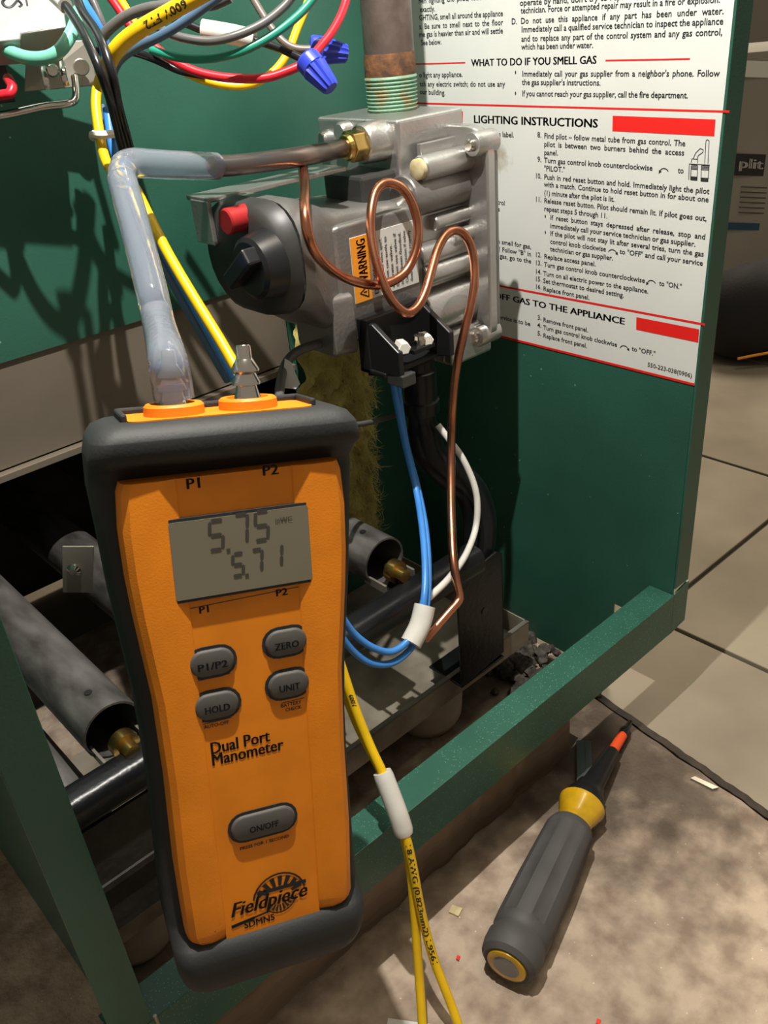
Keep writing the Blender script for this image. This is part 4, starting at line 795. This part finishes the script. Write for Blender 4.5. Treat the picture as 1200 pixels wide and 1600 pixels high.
ex = unit(PD(60, 20, 418) - PD(0, 26, 410)); ey = unit(PD(30, 40, 414) - PD(30, 0, 412)); nr = unit(np.cross(ex, ey)); nr = nr if nr @ (CAM - PD(30, 20, 412)) > 0 else -nr
def hand(pts):
    q = [PD(px, py, 410.0) for px, py in pts]; hw_.tube(smooth(q, 4), .55, 6)
nb = unit(np.cross(PD(32, 62, 392) - PD(-40, 68, 384), PD(-40, -60, 398) - PD(-40, 68, 384)))
def onbox(px, py):
    r = ray(px, py); p0 = PD(-40, 68, 384); t = ((p0 - CAM) @ nb) / (r @ nb); return CAM + (t - .8) * r
for pts in ([(28, 1), (18, 11), (8, 10), (4, 3), (10, -4)], [(40, -3), (42, 5), (43, 11)], [(28, 1), (34, 8), (30, 12)]): hw_.tube(smooth([onbox(*p) for p in pts], 4), .7, 6)
hw_.build('marker_writing', 'ink', cbx, sm=True)

# =================================================================== SCREWDRIVER on the slab
rH = 16.5
s0 = PZ(800, 1492, ZF + rH); s1 = PZ(905, 1268, ZF + rH); s0[2] = ZF + rH + .6; s1[2] = ZF + rH + .6
ax = unit(s1 - s0); L_ = np.linalg.norm(s1 - s0)
sd = thing('screwdriver', (s0 + s1) / 2 + A(0, 0, -rH), 'screwdriver with grey rubber grip and yellow collar lying on the slab', 'screwdriver')
def flute(mb, a, prof, n=48, amp=1.3, ribs=6):
    u = unit(np.cross(ax, A(0, 0, 1))); v = np.cross(ax, u); rings = []
    for d, r, k_ in prof: rings.append([s0 + ax * d + (u * math.cos(t) + v * math.sin(t)) * (r - k_ * amp * (1 if math.cos(ribs * t) > .35 else 0)) for t in np.linspace(0, 2 * math.pi, n, endpoint=False)])
    return mb.loft(rings)
LG = L_ - 14
flute(MB(), 0, [(-7, 11.5, 0), (-7.5, 13, 0), (-5, 15.6, 0), (0, 16.5, 0), (6, 16.5, 0), (8, 15.4, 0), (10, 15.2, 0), (12, 16.3, 0), (16, 16.4, 0), (18, 16.5, 1), (LG * .5, 16.3, 1), (LG - 8, 15.0, 1), (LG - 5, 14.8, 0), (LG, 13.0, 0)]).build('rubber_grip', 'handle_grip', sd, angle=30)
MB().lathe(s0, ax, [(-8.2, 6), (-8.6, 9), (-8.0, 11), (-6, 11.4), (-6, 4)], 30).build('butt_insert', 'amber', sd)
MB().lathe(s0, ax, [(-9.0, 3), (-9.2, 6.5), (-8.4, 7.5)], 24).build('butt_emblem', 'steel_dark', sd)
MB().lathe(s0, ax, [(LG - 2, 11.8), (LG + 3, 11.0), (LG + 7, 11.2), (LG + 17, 14.6), (LG + 19, 14.8), (LG + 20, 13.5)], 36).build('yellow_collar', 'amber', sd)
e = s0 + ax * (LG + 20)
MB().lathe(e, ax, [(-.5, 12.6), (4, 12.8), (9, 11), (13, 9.2), (16, 8.8)], 30).build('hub', 'black_plastic', sd)
tip = PZ(960, 1190, ZF + 12); d2 = unit(tip - (e + ax * 12)); k0 = e + ax * 12; k0[2] = ZF + rH; d2 = unit(A(*(PZ(985, 1128, ZF + 6) - k0)))
kl = np.linalg.norm(PZ(985, 1128, ZF + 6) - k0)
MB().lathe(k0, d2, [(0, 7.5), (8, 7.2), (kl * .52, 5.4), (kl * .54, 4.8)], 20).build('shaft', 'black_plastic', sd)
MB().lathe(k0, d2, [(kl * .53, 3.6), (kl * .80, 3.4)], 18).build('red_band', 'orange_red', sd)
MB().lathe(k0, d2, [(kl * .79, 3.6), (kl * .86, 3.8), (kl * .9, 2.4), (kl, 1.8)], 14).build('bit', 'black_plastic', sd)
# flat steel blade leaning in the shade next to it
f0 = PZ(914, 1228, ZF + 9); f1 = PZ(912, 1152, ZF + 5); fd = unit(f1 - f0); fs_ = unit(np.cross(fd, A(0, 0, 1)))
bl_ = thing('flat_steel_bar', f0 + A(0, 0, -8), 'flat dark steel bar lying beside the screwdriver shaft', 'steel bar')
MB().obox((f0 + f1) / 2 + A(0, 0, -4), fd * np.linalg.norm(f1 - f0) / 2, fs_ * 5.2, unit(np.cross(fd, fs_)) * 1.3).build('bar', 'steel_dark', bl_, sm=False, bevel=.5)
MB().obox((f0 + f1) / 2 + A(0, 0, -2.6) + fs_ * 2, fd * np.linalg.norm(f1 - f0) / 2.2, fs_ * 1.0, A(0, 0, .6)).build('bar_rib', 'steel_dark', bl_, sm=False)

# small litter on the slab
def chip(px, py, sx, sy, mt, label, h=1.2, rot=0.5):
    q = PZ(px, py, ZF); c, s = math.cos(rot), math.sin(rot)
    tag(MB().prism([q + A(c * x - s * y, s * x + c * y, .3) for x, y in ((-sx, -sy * .7), (sx * .8, -sy), (sx, sy * .8), (-sx * .6, sy))], A(0, 0, h)).build('litter_chip', mt, sm=False), label, 'chip', 'litter on the slab')
chip(712, 1425, 3.2, 3.6, 'plug', 'pale wood chip lying on the slab between wires and screwdriver')
chip(645, 1440, 1.4, 1.2, 'red_print', 'tiny red fleck beside the printed yellow wire', .8); chip(716, 1498, 1.5, 1.0, 'red_print', 'tiny red fleck between yellow wire and screwdriver butt', .8); chip(935, 1598, 1.6, 1.1, 'red_print', 'tiny red fleck in the long shadow', .8)
q = PZ(1035, 1222, ZF); chip(1100, 1226, 2.0, 9, 'galv', 'grey sliver lying along the edge of the slab', 1.5, .15)
q4 = [PZ(606, 1588, ZF + 3), PZ(690, 1600, ZF + 3), PZ(700, 1660, ZF + 3), PZ(595, 1650, ZF + 3)]
for k in q4: k[2] = ZF + 1.0
tag(MB().prism(q4, A(0, 0, .5)).build('paper_scrap', 'white_paper', sm=False), 'white scrap of paper under the trailing yellow wires', 'paper')

# =================================================================== BACKGROUND right: carton and black bag
bx = thing('printed_carton', PD(1230, 420, 1500), 'pale printed carton with dark title band behind the black bag', 'carton')
g0 = PZ(1085, 470, ZF); base = PZ(1180, 478, ZF)
YC = base[1]; XC = base[0]
fdir = unit(A(RC[0][0], RC[0][1], 0)); ndir = unit(A(RC[2][0], RC[2][1], 0)); bc = base + ndir * 60
def FB(px, py, off=0.0):
    r = ray(px, py); t = ((bc - ndir * off - CAM) @ ndir) / (r @ ndir); return CAM + t * r
tl = FB(1080, 88); brr = FB(1300, 88)
h_top = tl[2]; cx0 = (tl - bc) @ fdir; cx1 = (brr - bc) @ fdir
MB().obox(A(bc[0], bc[1], (h_top + ZF) / 2) + fdir * (cx0 + cx1) / 2 + ndir * 90, fdir * (cx1 - cx0) / 2, ndir * 90, A(0, 0, (h_top - ZF) / 2 - 2)).build('carton_body', 'box_card', bx, sm=False, bevel=1)
def fq(nm, mt, x0, y0, x1, y1, off=.6): MB().quad(FB(x0, y0, off), FB(x1, y0 + (x1 - x0) * .03, off), FB(x1, y1 + (x1 - x0) * .03, off), FB(x0, y1, off)).build(nm, mt, bx, sm=False)
fq('lid_band', 'white_paper', 1085, 92, 1300, 118); fq('title_band', 'box_dark', 1085, 238, 1300, 272); fq('blue_bar', 'box_blue', 1085, 346, 1188, 357, .8); fq('yellow_mark', 'warn_orange', 1197, 345, 1240, 359, .8)
tt = MB(); F1.line(tt, "plit B", FB(1154, 262, 1.2), FB(1216, 266, 1.2), A(0, 0, 1), 14); tt.build('title_print', 'white_paper', bx, sm=False, fix=False)
tl2 = MB()
for k in range(6): a, b = FB(1158 - k * .8, 292 + k * 8, 1.0), FB(1210, 294 + k * 8, 1.0); s = A(0, 0, .9); tl2.quad(a - s, b - s, b + s, a + s)
tl2.build('small_print', 'ink_soft', bx, sm=False, fix=False)
bg = MB(); c = PZ(1190, 570, ZF); hbag = (PD(1190, 395, np.linalg.norm(0) + 1230)[2] - ZF); rings = []
for t, s in ((0, .80), (.06, .92), (.3, 1.0), (.6, .96), (.8, .84), (.93, .62), (1.0, .25)):
    rings.append([c + ndir * 70 + fdir * 20 + fdir * 85 * s * math.copysign(abs(math.cos(a)) ** .7, math.cos(a)) * (1 + .06 * math.sin(3 * a + t * 5)) + ndir * 62 * s * math.copysign(abs(math.sin(a)) ** .7, math.sin(a)) + A(0, 0, .5 + hbag * t * (1 + .06 * math.sin(a * 2))) for a in np.linspace(0, 2 * math.pi, 32, endpoint=False)])
bgt = thing('black_bag', c + ndir * 70, 'black fabric bag standing on the floor in front of the carton', 'bag')
MB().loft(rings).build('bag_body', 'bag', bgt, angle=70)
MB().tube(smooth([c + ndir * 8 + fdir * x + A(0, 0, 12 + 4 * math.sin(x * .05)) for x in (-30, 0, 40, 80)], 5), 2, 8).build('piping', 'warn_orange', bgt)

for o in bpy.data.objects:
    if '_w' in o: del o['_w']
